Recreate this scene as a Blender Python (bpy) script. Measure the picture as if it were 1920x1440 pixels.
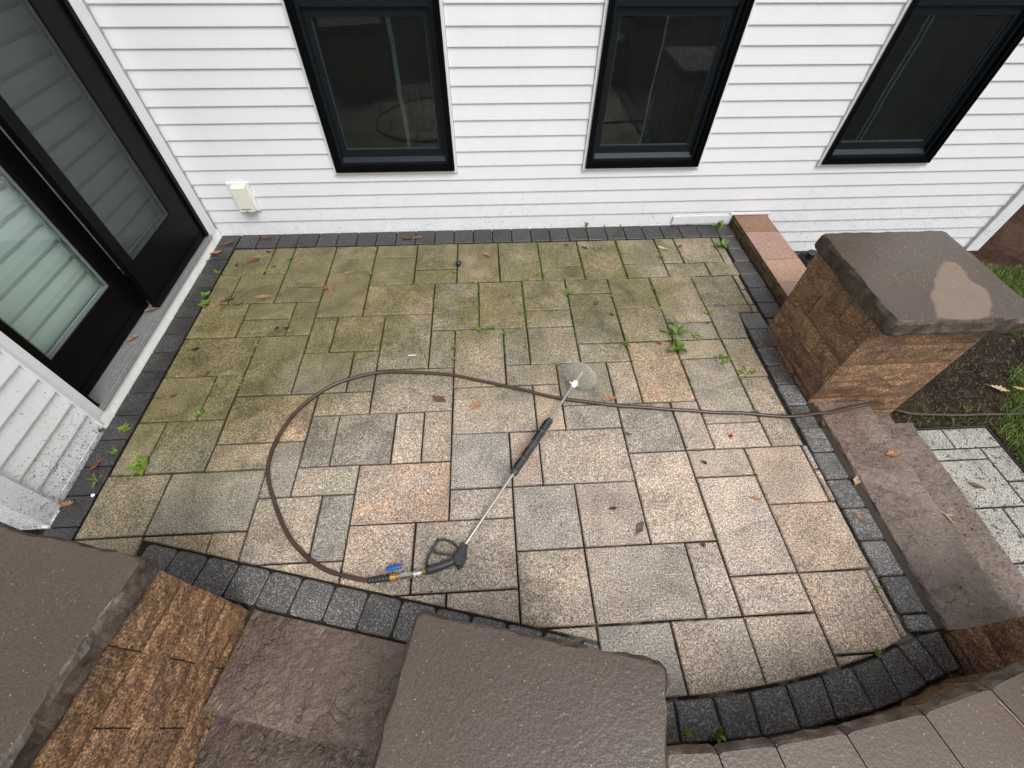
import bpy, math, random
from mathutils import Vector, Matrix, noise as mnoise

random.seed(7)
for o in list(bpy.data.objects):
    bpy.data.objects.remove(o)
SC = bpy.context.scene
COL = SC.collection

# ------------------------------------------------------------------ camera
CAM_H = 2.157
pitch, roll, yaw = -0.907418, 0.0160385, 0.0684778
c, s = math.cos, math.sin
fwd = Vector((s(yaw)*c(pitch), c(yaw)*c(pitch), s(pitch)))
rgt = Vector((c(yaw), -s(yaw), 0)); upv = rgt.cross(fwd)
r2 = rgt*c(roll) + upv*s(roll); u2 = -rgt*s(roll) + upv*c(roll)
cam_d = bpy.data.cameras.new('camera'); cam = bpy.data.objects.new('camera', cam_d); COL.objects.link(cam)
M = Matrix.Identity(4)
for i in range(3):
    M[i][0], M[i][1], M[i][2] = r2[i], u2[i], -fwd[i]
M[2][3] = CAM_H
cam.matrix_world = M
cam_d.sensor_width = 36.0; cam_d.lens = 823.07/1920*36
cam_d.clip_start = 0.02; cam_d.clip_end = 300
SC.camera = cam

# ------------------------------------------------------------------ world, sun, exposure
SUN_EL, SUN_AZ = math.radians(58), math.radians(150)     # azimuth clockwise from north (+Y)
w = bpy.data.worlds.new('World'); SC.world = w; w.use_nodes = True
wn = w.node_tree.nodes; wl = w.node_tree.links
sky = wn.new('ShaderNodeTexSky'); sky.sky_type = 'NISHITA'; sky.sun_disc = False
sky.sun_elevation = SUN_EL; sky.sun_rotation = SUN_AZ
sky.air_density = 1.0; sky.dust_density = 6.0; sky.ozone_density = 1.0
hs = wn.new('ShaderNodeHueSaturation'); hs.inputs['Saturation'].default_value = 0.05
wl.new(sky.outputs[0], hs.inputs['Color'])
wl.new(hs.outputs[0], wn['Background'].inputs['Color'])
wn['Background'].inputs['Strength'].default_value = 0.14
sun_d = bpy.data.lights.new('sun', 'SUN'); sun_d.energy = 0.9; sun_d.angle = math.radians(24); sun_d.color = (1.0, 0.97, 0.93)
sun = bpy.data.objects.new('sun', sun_d); COL.objects.link(sun)
sdir = Vector((math.sin(SUN_AZ)*math.cos(SUN_EL), math.cos(SUN_AZ)*math.cos(SUN_EL), math.sin(SUN_EL)))
sun.rotation_euler = sdir.to_track_quat('Z', 'Y').to_euler(); sun.location = (0, -3, 8)
SC.view_settings.view_transform = 'Standard'; SC.view_settings.look = 'None'
SC.view_settings.exposure = 0.40; SC.view_settings.gamma = 1.0
try: SC.view_settings.use_curve_mapping = False
except Exception: pass
SC.render.engine = 'CYCLES'
SC.cycles.max_bounces = 8; SC.cycles.transparent_max_bounces = 12

# ------------------------------------------------------------------ helpers: objects
def link(name, mesh, mat=None, parent=None, color=None, loc=None):
    o = bpy.data.objects.new(name, mesh); COL.objects.link(o)
    if mat is not None and mesh is not None and not mesh.materials: mesh.materials.append(mat)
    if parent is not None: o.parent = parent
    if color is not None: o.color = color
    if loc is not None: o.location = loc
    return o
def tag(o, label=None, cat=None, group=None, kind=None):
    if label: o['label'] = label
    if cat: o['category'] = cat
    if group: o['group'] = group
    if kind: o['kind'] = kind
    return o
def empty(name, loc=(0, 0, 0), parent=None):
    o = bpy.data.objects.new(name, None); COL.objects.link(o); o.location = loc
    o.empty_display_size = 0.05
    if parent is not None: o.parent = parent
    return o
class MB:
    def __init__(self): self.v = []; self.f = []; self.sm = []
    def add(self, vs, fs, smooth=False):
        b = len(self.v); self.v += [tuple(p) for p in vs]
        self.f += [tuple(i+b for i in f) for f in fs]; self.sm += [smooth]*len(fs)
    def box(self, x0, x1, y0, y1, z0, z1):
        self.add([(x0,y0,z0),(x1,y0,z0),(x1,y1,z0),(x0,y1,z0),(x0,y0,z1),(x1,y0,z1),(x1,y1,z1),(x0,y1,z1)],
                 [(3,2,1,0),(4,5,6,7),(0,1,5,4),(1,2,6,5),(2,3,7,6),(3,0,4,7)])
    def tube(self, pts, rad, n=10, flat=1.0, caps=True, smooth=True):
        pts = [Vector(p) for p in pts]; m = len(pts)
        rads = rad if isinstance(rad, (list, tuple)) else [rad]*m
        vs = []; 
        for i, p in enumerate(pts):
            t = (pts[min(i+1, m-1)]-pts[max(i-1, 0)]).normalized()
            up = Vector((0, 0, 1)) if abs(t.z) < 0.95 else Vector((0, 1, 0))
            a = t.cross(up).normalized(); b = a.cross(t).normalized()
            for k in range(n):
                th = 2*math.pi*k/n
                vs.append(p + a*math.cos(th)*rads[i] + b*math.sin(th)*rads[i]*flat)
        fs = [(i*n+k, i*n+(k+1) % n, (i+1)*n+(k+1) % n, (i+1)*n+k) for i in range(m-1) for k in range(n)]
        fs = [f[::-1] for f in fs]
        self.add(vs, fs, smooth)
        if caps:
            self.add(vs[:n], [tuple(range(n))]); self.add(vs[-n:], [tuple(range(n))[::-1]])
    def prism(self, poly, z0, z1, ch=0.0):
        n = len(poly)
        vs = [(x, y, z0) for x, y in poly] + [(x, y, z1-ch) for x, y in poly]
        fs = [tuple(range(n))[::-1]] + [(i, (i+1) % n, n+(i+1) % n, n+i) for i in range(n)]
        if ch > 0:
            ins = inset(poly, ch)
            vs += [(x, y, z1) for x, y in ins]
            fs += [(n+i, n+(i+1) % n, 2*n+(i+1) % n, 2*n+i) for i in range(n)]
            fs.append(tuple(range(2*n, 3*n)))
        else:
            fs.append(tuple(range(n, 2*n)))
        self.add(vs, fs)
    def mesh(self, name):
        me = bpy.data.meshes.new(name); me.from_pydata(self.v, [], self.f)
        me.polygons.foreach_set('use_smooth', self.sm); me.update(); return me
    def build(self, name, mat, parent=None, color=None):
        return link(name, self.mesh(name), mat, parent, color)
def inset(poly, d):
    n = len(poly); out = []
    for i in range(n):
        p0, p1, p2 = Vector(poly[i-1]), Vector(poly[i]), Vector(poly[(i+1) % n])
        e1 = (p1-p0); e2 = (p2-p1)
        if e1.length < 1e-9 or e2.length < 1e-9: out.append(tuple(p1)); continue
        e1.normalize(); e2.normalize()
        n1 = Vector((-e1.y, e1.x)); n2 = Vector((-e2.y, e2.x))
        b = n1+n2
        if b.length < 1e-6: out.append(tuple(p1+n1*d)); continue
        b.normalize(); k = d/max(0.35, b.dot(n1)); out.append(tuple(p1+b*k))
    return out
def clip(poly, a, b):
    """keep the part of poly left of the line a->b"""
    out = []; n = len(poly)
    def side(p): return (b[0]-a[0])*(p[1]-a[1])-(b[1]-a[1])*(p[0]-a[0])
    for i in range(n):
        p, q = poly[i], poly[(i+1) % n]; sp, sq = side(p), side(q)
        if sp >= 0: out.append(p)
        if (sp >= 0) != (sq >= 0):
            t = sp/(sp-sq); out.append((p[0]+t*(q[0]-p[0]), p[1]+t*(q[1]-p[1])))
    res = []
    for p in out:
        if not res or (p[0]-res[-1][0])**2+(p[1]-res[-1][1])**2 > 1e-6: res.append(p)
    if len(res) > 1 and (res[0][0]-res[-1][0])**2+(res[0][1]-res[-1][1])**2 <= 1e-6: res.pop()
    return res
def area(p): return 0.5*sum(p[i][0]*p[(i+1) % len(p)][1]-p[(i+1) % len(p)][0]*p[i][1] for i in range(len(p)))
def rnd_poly(poly, r, seg=3):
    """round the corners of a convex polygon"""
    n = len(poly); out = []
    for i in range(n):
        p0, p1, p2 = Vector(poly[i-1]), Vector(poly[i]), Vector(poly[(i+1) % n])
        a = p1+(p0-p1).normalized()*r; b = p1+(p2-p1).normalized()*r
        for k in range(seg):
            t = k/(seg-1); q = a*(1-t)**2+p1*2*t*(1-t)+b*t*t; out.append(tuple(q))
    return out
def spline(pts, sub=6):
    P = [Vector(p) for p in pts]; out = []
    for i in range(len(P)-1):
        p0, p1, p2, p3 = P[max(i-1, 0)], P[i], P[i+1], P[min(i+2, len(P)-1)]
        for k in range(sub):
            t = k/sub
            out.append(0.5*((2*p1)+(-p0+p2)*t+(2*p0-5*p1+4*p2-p3)*t*t+(-p0+3*p1-3*p2+p3)*t**3))
    out.append(P[-1]); return out

# ------------------------------------------------------------------ helpers: materials
class NT:
    def __init__(self, name):
        self.m = bpy.data.materials.new(name); self.m.use_nodes = True
        self.t = self.m.node_tree; self.n = self.t.nodes; self.b = self.n['Principled BSDF']; self.out = self.n['Material Output']
    def L(self, a, b): self.t.links.new(a, b)
    def new(self, typ, **kw):
        nd = self.n.new(typ)
        for k, v in kw.items(): setattr(nd, k, v)
        return nd
    def setin(self, sock, v):
        if hasattr(v, 'is_output'): self.L(v, sock)
        elif v is not None:
            try: sock.default_value = v
            except Exception: sock.default_value = (v, v, v)
    def pos(self): return self.new('ShaderNodeNewGeometry').outputs['Position']
    def objinfo(self): return self.new('ShaderNodeObjectInfo')
    def mapping(self, vec, scale=(1, 1, 1), rot=(0, 0, 0), loc=(0, 0, 0)):
        nd = self.new('ShaderNodeMapping'); self.L(vec, nd.inputs['Vector'])
        self.setin(nd.inputs['Scale'], scale); self.setin(nd.inputs['Rotation'], rot); self.setin(nd.inputs['Location'], loc)
        return nd.outputs[0]
    def noise(self, vec, scale, detail=2, rough=0.5, dist=0.0, out='Fac'):
        nd = self.new('ShaderNodeTexNoise'); self.L(vec, nd.inputs['Vector'])
        nd.inputs['Scale'].default_value = scale; nd.inputs['Detail'].default_value = detail
        nd.inputs['Roughness'].default_value = rough; nd.inputs['Distortion'].default_value = dist
        return nd.outputs[out]
    def vor(self, vec, scale, feature='F1', out='Distance'):
        nd = self.new('ShaderNodeTexVoronoi', feature=feature); self.L(vec, nd.inputs['Vector']); nd.inputs['Scale'].default_value = scale
        return nd.outputs[out]
    def ramp(self, fac, stops, interp='LINEAR'):
        nd = self.new('ShaderNodeValToRGB'); nd.color_ramp.interpolation = interp
        el = nd.color_ramp.elements
        while len(el) < len(stops): el.new(0.5)
        for e, (p, col) in zip(el, stops):
            e.position = p
            e.color = (col, col, col, 1) if not isinstance(col, (tuple, list)) else (*col[:3], 1)
        self.L(fac, nd.inputs[0]); return nd.outputs[0]
    def mix(self, fac, a, b, blend='MIX'):
        nd = self.new('ShaderNodeMix', data_type='RGBA', blend_type=blend)
        self.setin(nd.inputs[0], fac)
        for sk, v in ((nd.inputs[6], a), (nd.inputs[7], b)):
            if hasattr(v, 'is_output'): self.L(v, sk)
            else: sk.default_value = (*v, 1) if len(v) == 3 else v
        return nd.outputs[2]
    def math(self, op, a, b=None, clamp=False):
        nd = self.new('ShaderNodeMath', operation=op, use_clamp=clamp)
        self.setin(nd.inputs[0], a)
        if b is not None: self.setin(nd.inputs[1], b)
        return nd.outputs[0]
    def sep(self, vec):
        nd = self.new('ShaderNodeSeparateXYZ'); self.L(vec, nd.inputs[0]); return nd.outputs
    def vadd(self, a, b):
        nd = self.new('ShaderNodeVectorMath', operation='ADD'); self.L(a, nd.inputs[0]); self.setin(nd.inputs[1], b); return nd.outputs[0]
    def maprange(self, v, a, b, c=0.0, d=1.0):
        nd = self.new('ShaderNodeMapRange'); nd.clamp = True
        self.setin(nd.inputs[0], v); nd.inputs[1].default_value = a; nd.inputs[2].default_value = b
        nd.inputs[3].default_value = c; nd.inputs[4].default_value = d; return nd.outputs[0]
    def bump(self, h, strength=0.3, dist=0.01, normal=None):
        nd = self.new('ShaderNodeBump'); nd.inputs['Strength'].default_value = strength; nd.inputs['Distance'].default_value = dist
        self.L(h, nd.inputs['Height'])
        if normal is not None: self.L(normal, nd.inputs['Normal'])
        return nd.outputs[0]
    def fin(self, color=None, rough=0.5, normal=None, metallic=0.0, spec=0.5, trans=0.0, coat=None):
        b = self.b
        if color is not None:
            if hasattr(color, 'is_output'): self.L(color, b.inputs['Base Color'])
            else: b.inputs['Base Color'].default_value = (*color, 1)
        self.setin(b.inputs['Roughness'], rough); b.inputs['Metallic'].default_value = metallic
        b.inputs['Specular IOR Level'].default_value = spec
        b.inputs['Transmission Weight'].default_value = trans
        if normal is not None: self.L(normal, b.inputs['Normal'])
        return self.m

def simple(name, color, rough=0.5, metallic=0.0, spec=0.5, var=0.12, vscale=30, bump=0.0, bscale=200):
    t = NT(name); p = t.pos()
    n = t.noise(p, vscale, 4, 0.6)
    col = t.mix(1.0, color, t.ramp(n, [(0.3, 1-var), (0.7, 1+var)]), 'MULTIPLY')
    nb = t.bump(t.noise(p, bscale, 3, 0.6), bump, 0.002) if bump > 0 else None
    return t.fin(col, rough, nb, metallic, spec)

def make_paver_mat(name, dirt=False):
    t = NT(name); oi = t.objinfo(); p = t.pos()
    offs = t.new('ShaderNodeCombineXYZ'); t.L(t.math('MULTIPLY', oi.outputs['Random'], 37.0), offs.inputs[0]); t.L(t.math('MULTIPLY', oi.outputs['Random'], 91.0), offs.inputs[1])
    q = t.vadd(p, offs.outputs[0])
    base = oi.outputs['Color']
    big = t.noise(q, 4.5, 3, 0.55, 0.4)
    # warm patches on the pink blend pavers
    pk = t.math('MULTIPLY', t.ramp(big, [(0.40, 0.0), (0.60, 1.0)]), oi.outputs['Alpha'])
    col = t.mix(t.math('MULTIPLY', pk, 0.75), base, (0.50, 0.315, 0.210))
    b2 = t.noise(q, 7.0, 4, 0.6, 0.3)
    col = t.mix(1.0, col, t.ramp(b2, [(0.3, 0.80), (0.5, 1.0), (0.72, 1.14)]), 'MULTIPLY')
    # grey shading drifting across the stone
    col = t.mix(t.math('MULTIPLY', t.ramp(t.noise(q, 3.1, 2, 0.5), [(0.45, 0.0), (0.68, 1.0)]), 0.40), col, (0.275, 0.258, 0.225))
    # algae film: thick in the damp corner under the walls, thinning out towards the open side
    x, y, z = t.sep(p)
    m1 = t.math('MULTIPLY', t.maprange(y, 1.2, 2.45), 0.90)
    m2 = t.math('MULTIPLY', t.maprange(x, -0.5, -1.8), 0.80)
    mm = t.math('ADD', m1, m2)
    mm = t.math('MULTIPLY', mm, t.maprange(x, 2.4, 0.6, 0.50, 1.0))
    mm = t.math('MULTIPLY', mm, t.maprange(y, 0.55, 1.5, 0.45, 1.0))
    mm = t.math('MULTIPLY', mm, t.ramp(t.noise(p, 3.0, 5, 0.65, 0.5), [(0.30, 0.58), (0.62, 1.22)]))
    mm = t.math('MINIMUM', mm, 0.88)
    if not dirt:
        col = t.mix(mm, col, t.mix(t.ramp(t.noise(q, 7, 5, 0.65, 0.6), [(0.34, 0.0), (0.66, 1.0)]), (0.090, 0.078, 0.022), (0.178, 0.148, 0.058)))
    # exposed aggregate grains
    g1 = t.noise(q, 165, 2, 0.75)
    g2 = t.noise(t.vadd(q, (3.7, 1.1, 0.4)), 95, 2, 0.7)
    col = t.mix(1.0, col, t.ramp(g1, [(0.36, 0.34), (0.46, 0.79), (0.54, 1.05), (0.64, 2.0)]), 'MULTIPLY')
    col = t.mix(1.0, col, t.ramp(g2, [(0.34, 0.60), (0.48, 1.0), (0.66, 1.22)]), 'MULTIPLY')
    # open pores and grit
    vd = t.ramp(t.noise(q, 72, 2, 0.6), [(0.645, 1.0), (0.69, 0.30)])
    col = t.mix(1.0, col, vd, 'MULTIPLY')
    # damp patches
    dmp = t.ramp(t.noise(t.vadd(p, (2.2, 8.1, 0)), 2.3, 5, 0.62, 0.7), [(0.38, 0.80), (0.54, 1.0)])
    col = t.mix(1.0, col, dmp, 'MULTIPLY')
    # riven relief: long ripples
    ang = t.math('MULTIPLY', oi.outputs['Random'], 6.28)
    rotv = t.new('ShaderNodeVectorRotate', rotation_type='Z_AXIS'); t.L(q, rotv.inputs['Vector']); t.L(ang, rotv.inputs['Angle'])
    st = t.mapping(rotv.outputs[0], (3.0, 5.5, 1))
    riv = t.noise(st, 1.5, 5, 0.50, 0.6)
    crease = t.ramp(riv, [(0.36, 0.60), (0.42, 1.0)])
    col = t.mix(0.5, col, t.mix(1.0, col, crease, 'MULTIPLY'))
    if dirt:
        sp = t.noise(t.mapping(p, (1.0, 1.0, 1.0)), 34, 4, 0.7, 1.2)
        col = t.mix(t.ramp(sp, [(0.585, 0.0), (0.63, 1.0)]), col, (0.016, 0.014, 0.011))
    nb = t.bump(riv, 0.7, 0.030)
    nb = t.bump(g2, 0.6, 0.006, nb)
    return t.fin(col, t.ramp(b2, [(0.3, 0.40), (0.7, 0.62)]), nb, spec=0.45)

def make_charcoal():
    t = NT('charcoal_paver'); oi = t.objinfo(); p = t.pos()
    offs = t.new('ShaderNodeCombineXYZ'); t.L(t.math('MULTIPLY', oi.outputs['Random'], 37.0), offs.inputs[0])
    q = t.vadd(p, offs.outputs[0])
    b = t.noise(q, 8, 3, 0.6)
    col = t.mix(1.0, oi.outputs['Color'], t.ramp(b, [(0.3, 0.72), (0.7, 1.3)]), 'MULTIPLY')
    g = t.noise(q, 170, 2, 0.8)
    col = t.mix(1.0, col, t.ramp(g, [(0.36, 0.4), (0.5, 0.85), (0.58, 1.9), (0.68, 5.5)]), 'MULTIPLY')
    x, y, z = t.sep(p)
    # mud and moss caught along the house and the seat wall
    nb = t.bump(t.noise(q, 22, 5, 0.6), 0.35, 0.012)
    nb = t.bump(g, 0.4, 0.003, nb)
    return t.fin(col, t.ramp(b, [(0.3, 0.30), (0.7, 0.52)]), nb, spec=0.5)

def make_siding(name, dirt):
    t = NT(name); p = t.pos(); x, y, z = t.sep(p)
    col = t.mix(t.noise(p, 3.0, 4, 0.6), (0.765, 0.778, 0.80), (0.705, 0.718, 0.742))
    # faint streaky grime
    st = t.noise(t.mapping(p, (5, 5, 0.7)), 5, 4, 0.6, 0.5)
    col = t.mix(t.math('MULTIPLY', t.ramp(st, [(0.5, 0.0), (0.75, 1.0)]), 0.10), col, (0.50, 0.51, 0.50))
    # splashed dirt thinning out upwards
    h = t.maprange(z, 0.0, 0.75, 1.0, 0.0)
    hh = t.math('POWER', h, 1.6)
    n1 = t.noise(t.mapping(p, (1, 1, 1.3)), 60, 3, 0.65, 1.5)
    n2 = t.noise(p, 5.0, 3, 0.6)
    amt = t.math('MULTIPLY', t.math('ADD', t.math('MULTIPLY', hh, 0.115 if dirt < 2 else 0.16), t.math('MULTIPLY', t.math('SUBTRACT', n2, 0.5), 0.10)), 1.0)
    thr = t.math('SUBTRACT', 0.728 if dirt < 2 else 0.682, amt)
    spk = t.math('MULTIPLY', t.math('SUBTRACT', n1, thr), 22.0, True)
    col = t.mix(t.math('MULTIPLY', spk, 0.82), col, (0.045, 0.042, 0.036))
    film = t.math('MULTIPLY', t.math('MULTIPLY', hh, t.ramp(t.noise(p, 14, 5, 0.7), [(0.35, 0.0), (0.7, 1.0)])), 0.16 if dirt < 2 else 0.22)
    col = t.mix(film, col, (0.30, 0.28, 0.24))
    nb = t.bump(t.noise(p, 260, 2, 0.5), 0.06, 0.001)
    return t.fin(col, 0.42, nb, spec=0.4)

def make_capstone():
    t = NT('cap_stone'); p = t.pos(); oi = t.objinfo()
    big = t.noise(p, 2.2, 3, 0.55)
    col = t.mix(big, (0.060, 0.042, 0.032), (0.090, 0.066, 0.052))
    nrm = t.new('ShaderNodeNewGeometry').outputs['True Normal']; nzz = t.sep(nrm)[2]
    sidef = t.maprange(nzz, 0.992, 0.93)
    split = t.ramp(t.noise(p, 16, 5, 0.65), [(0.35, (0.026, 0.018, 0.013)), (0.55, (0.078, 0.058, 0.043)), (0.72, (0.140, 0.110, 0.086))])
    col = t.mix(sidef, col, split)
    g = t.noise(p, 210, 2, 0.7)
    col = t.mix(1.0, col, t.ramp(g, [(0.35, 0.72), (0.5, 1.0), (0.66, 1.22)]), 'MULTIPLY')
    sp = t.noise(t.vadd(p, (5.1, 2.2, 0)), 120, 1, 0.5)
    col = t.mix(t.ramp(sp, [(0.73, 0.0), (0.77, 0.6)]), col, (0.38, 0.31, 0.24))
    # a dry island on the cap by the lawn (alpha marks that stone)
    col = t.mix(1.0, col, oi.outputs['Color'], 'MULTIPLY')
    dx = t.noise(t.vadd(p, (0.0, 0.35, 0.0)), 3.1, 3, 0.5, 0.6)
    x, y, z = t.sep(p)
    d = None
    for (ea, eb, ec) in [(0.8913, -0.4534, -1.235), (0.0454, 0.999, -1.5021), (-0.824, 0.5666, 1.1731), (-0.9966, 0.082, 2.3428), (0.0754, -0.9972, 1.6452), (0.7298, -0.6836, -0.5153)]:
        e_ = t.math('ADD', t.math('ADD', t.math('MULTIPLY', x, ea), t.math('MULTIPLY', y, eb)), ec)
        d = e_ if d is None else t.math('MINIMUM', d, e_)
    d = t.math('ADD', d, t.math('MULTIPLY', t.math('SUBTRACT', dx, 0.5), 0.16))
    dry = t.math('MULTIPLY', t.maprange(d, 0.004, 0.020), oi.outputs['Alpha'])
    col = t.mix(dry, col, t.mix(t.noise(p, 12, 4, 0.6), (0.150, 0.112, 0.084), (0.205, 0.158, 0.124)))
    lump = t.noise(p, 85, 3, 0.55)
    nb = t.bump(lump, 0.30, 0.005)
    nb = t.bump(g, 0.22, 0.002, nb)
    ro = t.math('ADD', t.ramp(t.noise(p, 5, 3, 0.6), [(0.3, 0.20), (0.7, 0.36)]), t.math('MULTIPLY', t.math('MAXIMUM', dry, sidef), 0.35))
    return t.fin(col, ro, nb, spec=0.5)

def make_rock():
    t = NT('rock_face_block'); p = t.pos(); oi = t.objinfo()
    offs = t.new('ShaderNodeCombineXYZ'); t.L(t.math('MULTIPLY', oi.outputs['Random'], 23.0), offs.inputs[2])
    q = t.vadd(p, offs.outputs[0])
    st = t.mapping(q, (3.6, 3.6, 5.0))
    b = t.noise(st, 2.4, 7, 0.74, 0.15)
    col = t.ramp(b, [(0.30, (0.085, 0.050, 0.038)), (0.43, (0.170, 0.098, 0.058)), (0.56, (0.260, 0.152, 0.082)), (0.70, (0.350, 0.212, 0.120))])
    col = t.mix(0.55, col, t.mix(1.0, col, oi.outputs['Color'], 'MULTIPLY'))
    g = t.noise(q, 120, 3, 0.85)
    col = t.mix(1.0, col, t.ramp(g, [(0.38, 0.22), (0.48, 0.85), (0.57, 1.35), (0.66, 3.0)]), 'MULTIPLY')
    nb = t.bump(t.noise(q, 34, 5, 0.65), 0.6, 0.012)
    nb = t.bump(g, 0.8, 0.006, nb)
    return t.fin(col, t.ramp(b, [(0.3, 0.34), (0.7, 0.5)]), nb, spec=0.5)

def make_slab():
    t = NT('step_slab'); p = t.pos(); oi = t.objinfo()
    big = t.noise(p, 2.6, 4, 0.6, 0.4)
    col = t.mix(t.ramp(big, [(0.35, 0.0), (0.68, 1.0)]), (0.070, 0.050, 0.040), (0.135, 0.108, 0.094))
    col = t.mix(1.0, col, oi.outputs['Color'], 'MULTIPLY')
    g = t.noise(p, 180, 2, 0.75)
    col = t.mix(1.0, col, t.ramp(g, [(0.35, 0.6), (0.5, 1.0), (0.66, 1.45)]), 'MULTIPLY')
    riv = t.noise(p, 24, 6, 0.62, 0.5)
    ridge = t.math('ABSOLUTE', t.math('SUBTRACT', t.noise(t.vadd(p, (1.3, 4.4, 0)), 7.0, 4, 0.55, 0.3), 0.5))
    gate = t.ramp(t.noise(t.vadd(p, (7.3, 2.4, 0)), 5.0, 2, 0.5), [(0.48, 1.0), (0.56, 0.0)])
    crack = t.math('MAXIMUM', t.ramp(ridge, [(0.0, 0.0), (0.012, 1.0)]), gate)
    fine = t.math('ADD', riv, t.math('MULTIPLY', crack, 0.16))
    col = t.mix(0.7, col, t.mix(1.0, col, t.math('ADD', t.math('MULTIPLY', crack, 0.6), 0.4), 'MULTIPLY'))
    nb = t.bump(fine, 0.95, 0.020)
    nb = t.bump(g, 0.2, 0.002, nb)
    return t.fin(col, t.ramp(big, [(0.3, 0.22), (0.7, 0.38)]), nb, spec=0.55)

def make_pink():
    t = NT('pink_block'); p = t.pos(); oi = t.objinfo()
    col = t.mix(t.noise(p, 5, 3, 0.6), (0.250, 0.150, 0.115), (0.340, 0.220, 0.165))
    col = t.mix(1.0, col, oi.outputs['Color'], 'MULTIPLY')
    g = t.noise(p, 190, 2, 0.75)
    col = t.mix(1.0, col, t.ramp(g, [(0.35, 0.5), (0.5, 0.98), (0.66, 1.7)]), 'MULTIPLY')
    # moss and damp on the rough side turned to the patio
    nrm = t.new('ShaderNodeNewGeometry').outputs['Normal']; nx, ny, nz = t.sep(nrm)
    side = t.maprange(nz, 0.75, 0.35)
    mo = t.noise(p, 26, 4, 0.65)
    col = t.mix(t.math('MULTIPLY', side, 0.82), col, t.ramp(mo, [(0.35, (0.020, 0.015, 0.008)), (0.55, (0.085, 0.056, 0.024)), (0.72, (0.070, 0.068, 0.018))]))
    nb = t.bump(g, 0.35, 0.003)
    nb = t.bump(t.noise(p, 30, 4, 0.6), 0.3, 0.01, nb)
    return t.fin(col, 0.55, nb, spec=0.4)

def make_mud():
    t = NT('mud'); p = t.pos(); x, y, z = t.sep(p)
    b = t.noise(p, 3.2, 6, 0.65, 0.5)
    red = t.maprange(t.math('ADD', y, t.math('MULTIPLY', t.math('SUBTRACT', t.noise(p, 1.5, 3, 0.6), 0.5), 1.6)), 2.4, 3.4)
    c1 = t.ramp(b, [(0.3, (0.012, 0.009, 0.006)), (0.52, (0.032, 0.022, 0.014)), (0.75, (0.080, 0.054, 0.032))])
    c2 = t.ramp(b, [(0.3, (0.030, 0.015, 0.010)), (0.52, (0.075, 0.038, 0.025)), (0.75, (0.135, 0.075, 0.050))])
    col = t.mix(red, c1, c2)
    chips = t.noise(t.mapping(p, (1, 2.2, 1), (0, 0, 0.6)), 42, 5, 0.75, 1.0)
    col = t.mix(1.0, col, t.ramp(chips, [(0.35, 0.35), (0.5, 1.0), (0.68, 2.0)]), 'MULTIPLY')
    nb = t.bump(chips, 0.9, 0.03)
    nb = t.bump(b, 0.8, 0.12, nb)
    return t.fin(col, 0.75, nb, spec=0.12)

def make_bed():
    t = NT('joint_sand'); p = t.pos()
    col = t.ramp(t.noise(p, 40, 4, 0.7), [(0.3, (0.012, 0.010, 0.006)), (0.6, (0.030, 0.025, 0.018)), (0.8, (0.060, 0.050, 0.036))])
    x, y, z = t.sep(p)
    pale = t.math('MULTIPLY', t.math('MULTIPLY', t.maprange(y, 0.9, 0.5), t.maprange(x, 0.0, 0.5)), t.ramp(t.noise(p, 6, 3, 0.6), [(0.5, 0.0), (0.62, 1.0)]))
    col = t.mix(pale, col, (0.19, 0.175, 0.155))
    green = t.math('MULTIPLY', t.maprange(y, 1.3, 2.2), t.ramp(t.noise(p, 7, 4, 0.65), [(0.48, 0.0), (0.62, 1.0)]))
    col = t.mix(t.math('MULTIPLY', green, 0.7), col, (0.026, 0.036, 0.007))
    return t.fin(col, 0.8, t.bump(t.noise(p, 90, 3, 0.7), 0.7, 0.01), spec=0.2)

def make_glass(name, tint, refl=1.0, ior=1.5):
    t = NT(name)
    t.n.remove(t.b)
    fr = t.new('ShaderNodeFresnel')
    t.L(t.maprange(t.new('ShaderNodeNewGeometry').outputs['Backfacing'], 0.0, 1.0, ior, 1.0/ior), fr.inputs['IOR'])
    tr = t.new('ShaderNodeBsdfTransparent'); tr.inputs[0].default_value = (*tint, 1)
    gl = t.new('ShaderNodeBsdfGlossy'); gl.inputs['Roughness'].default_value = 0.0; gl.inputs['Color'].default_value = (refl, refl, refl, 1)
    mx = t.new('ShaderNodeMixShader'); t.L(fr.outputs[0], mx.inputs[0]); t.L(tr.outputs[0], mx.inputs[1]); t.L(gl.outputs[0], mx.inputs[2])
    t.L(mx.outputs[0], t.out.inputs['Surface']); return t.m
def make_screen(name, cover, col):
    t = NT(name); tr = t.new('ShaderNodeBsdfTransparent'); mx = t.new('ShaderNodeMixShader')
    t.b.inputs['Base Color'].default_value = (*col, 1); t.b.inputs['Roughness'].default_value = 0.6
    mx.inputs[0].default_value = cover; t.L(tr.outputs[0], mx.inputs[1]); t.L(t.b.outputs[0], mx.inputs[2])
    t.L(mx.outputs[0], t.out.inputs['Surface']); return t.m
def make_plant(name, c1, c2, scale=18, rough=0.45):
    t = NT(name); p = t.pos(); oi = t.objinfo()
    col = t.mix(t.ramp(t.noise(p, scale, 3, 0.6), [(0.3, 0.0), (0.7, 1.0)]), c1, c2)
    col = t.mix(1.0, col, oi.outputs['Color'], 'MULTIPLY')
    tl = t.new('ShaderNodeBsdfTranslucent'); t.L(col, tl.inputs[0])
    mx = t.new('ShaderNodeMixShader'); mx.inputs[0].default_value = 0.30
    t.fin(col, rough, None, spec=0.4)
    t.L(t.b.outputs[0], mx.inputs[1]); t.L(tl.outputs[0], mx.inputs[2]); t.L(mx.outputs[0], t.out.inputs['Surface'])
    return t.m
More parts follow.
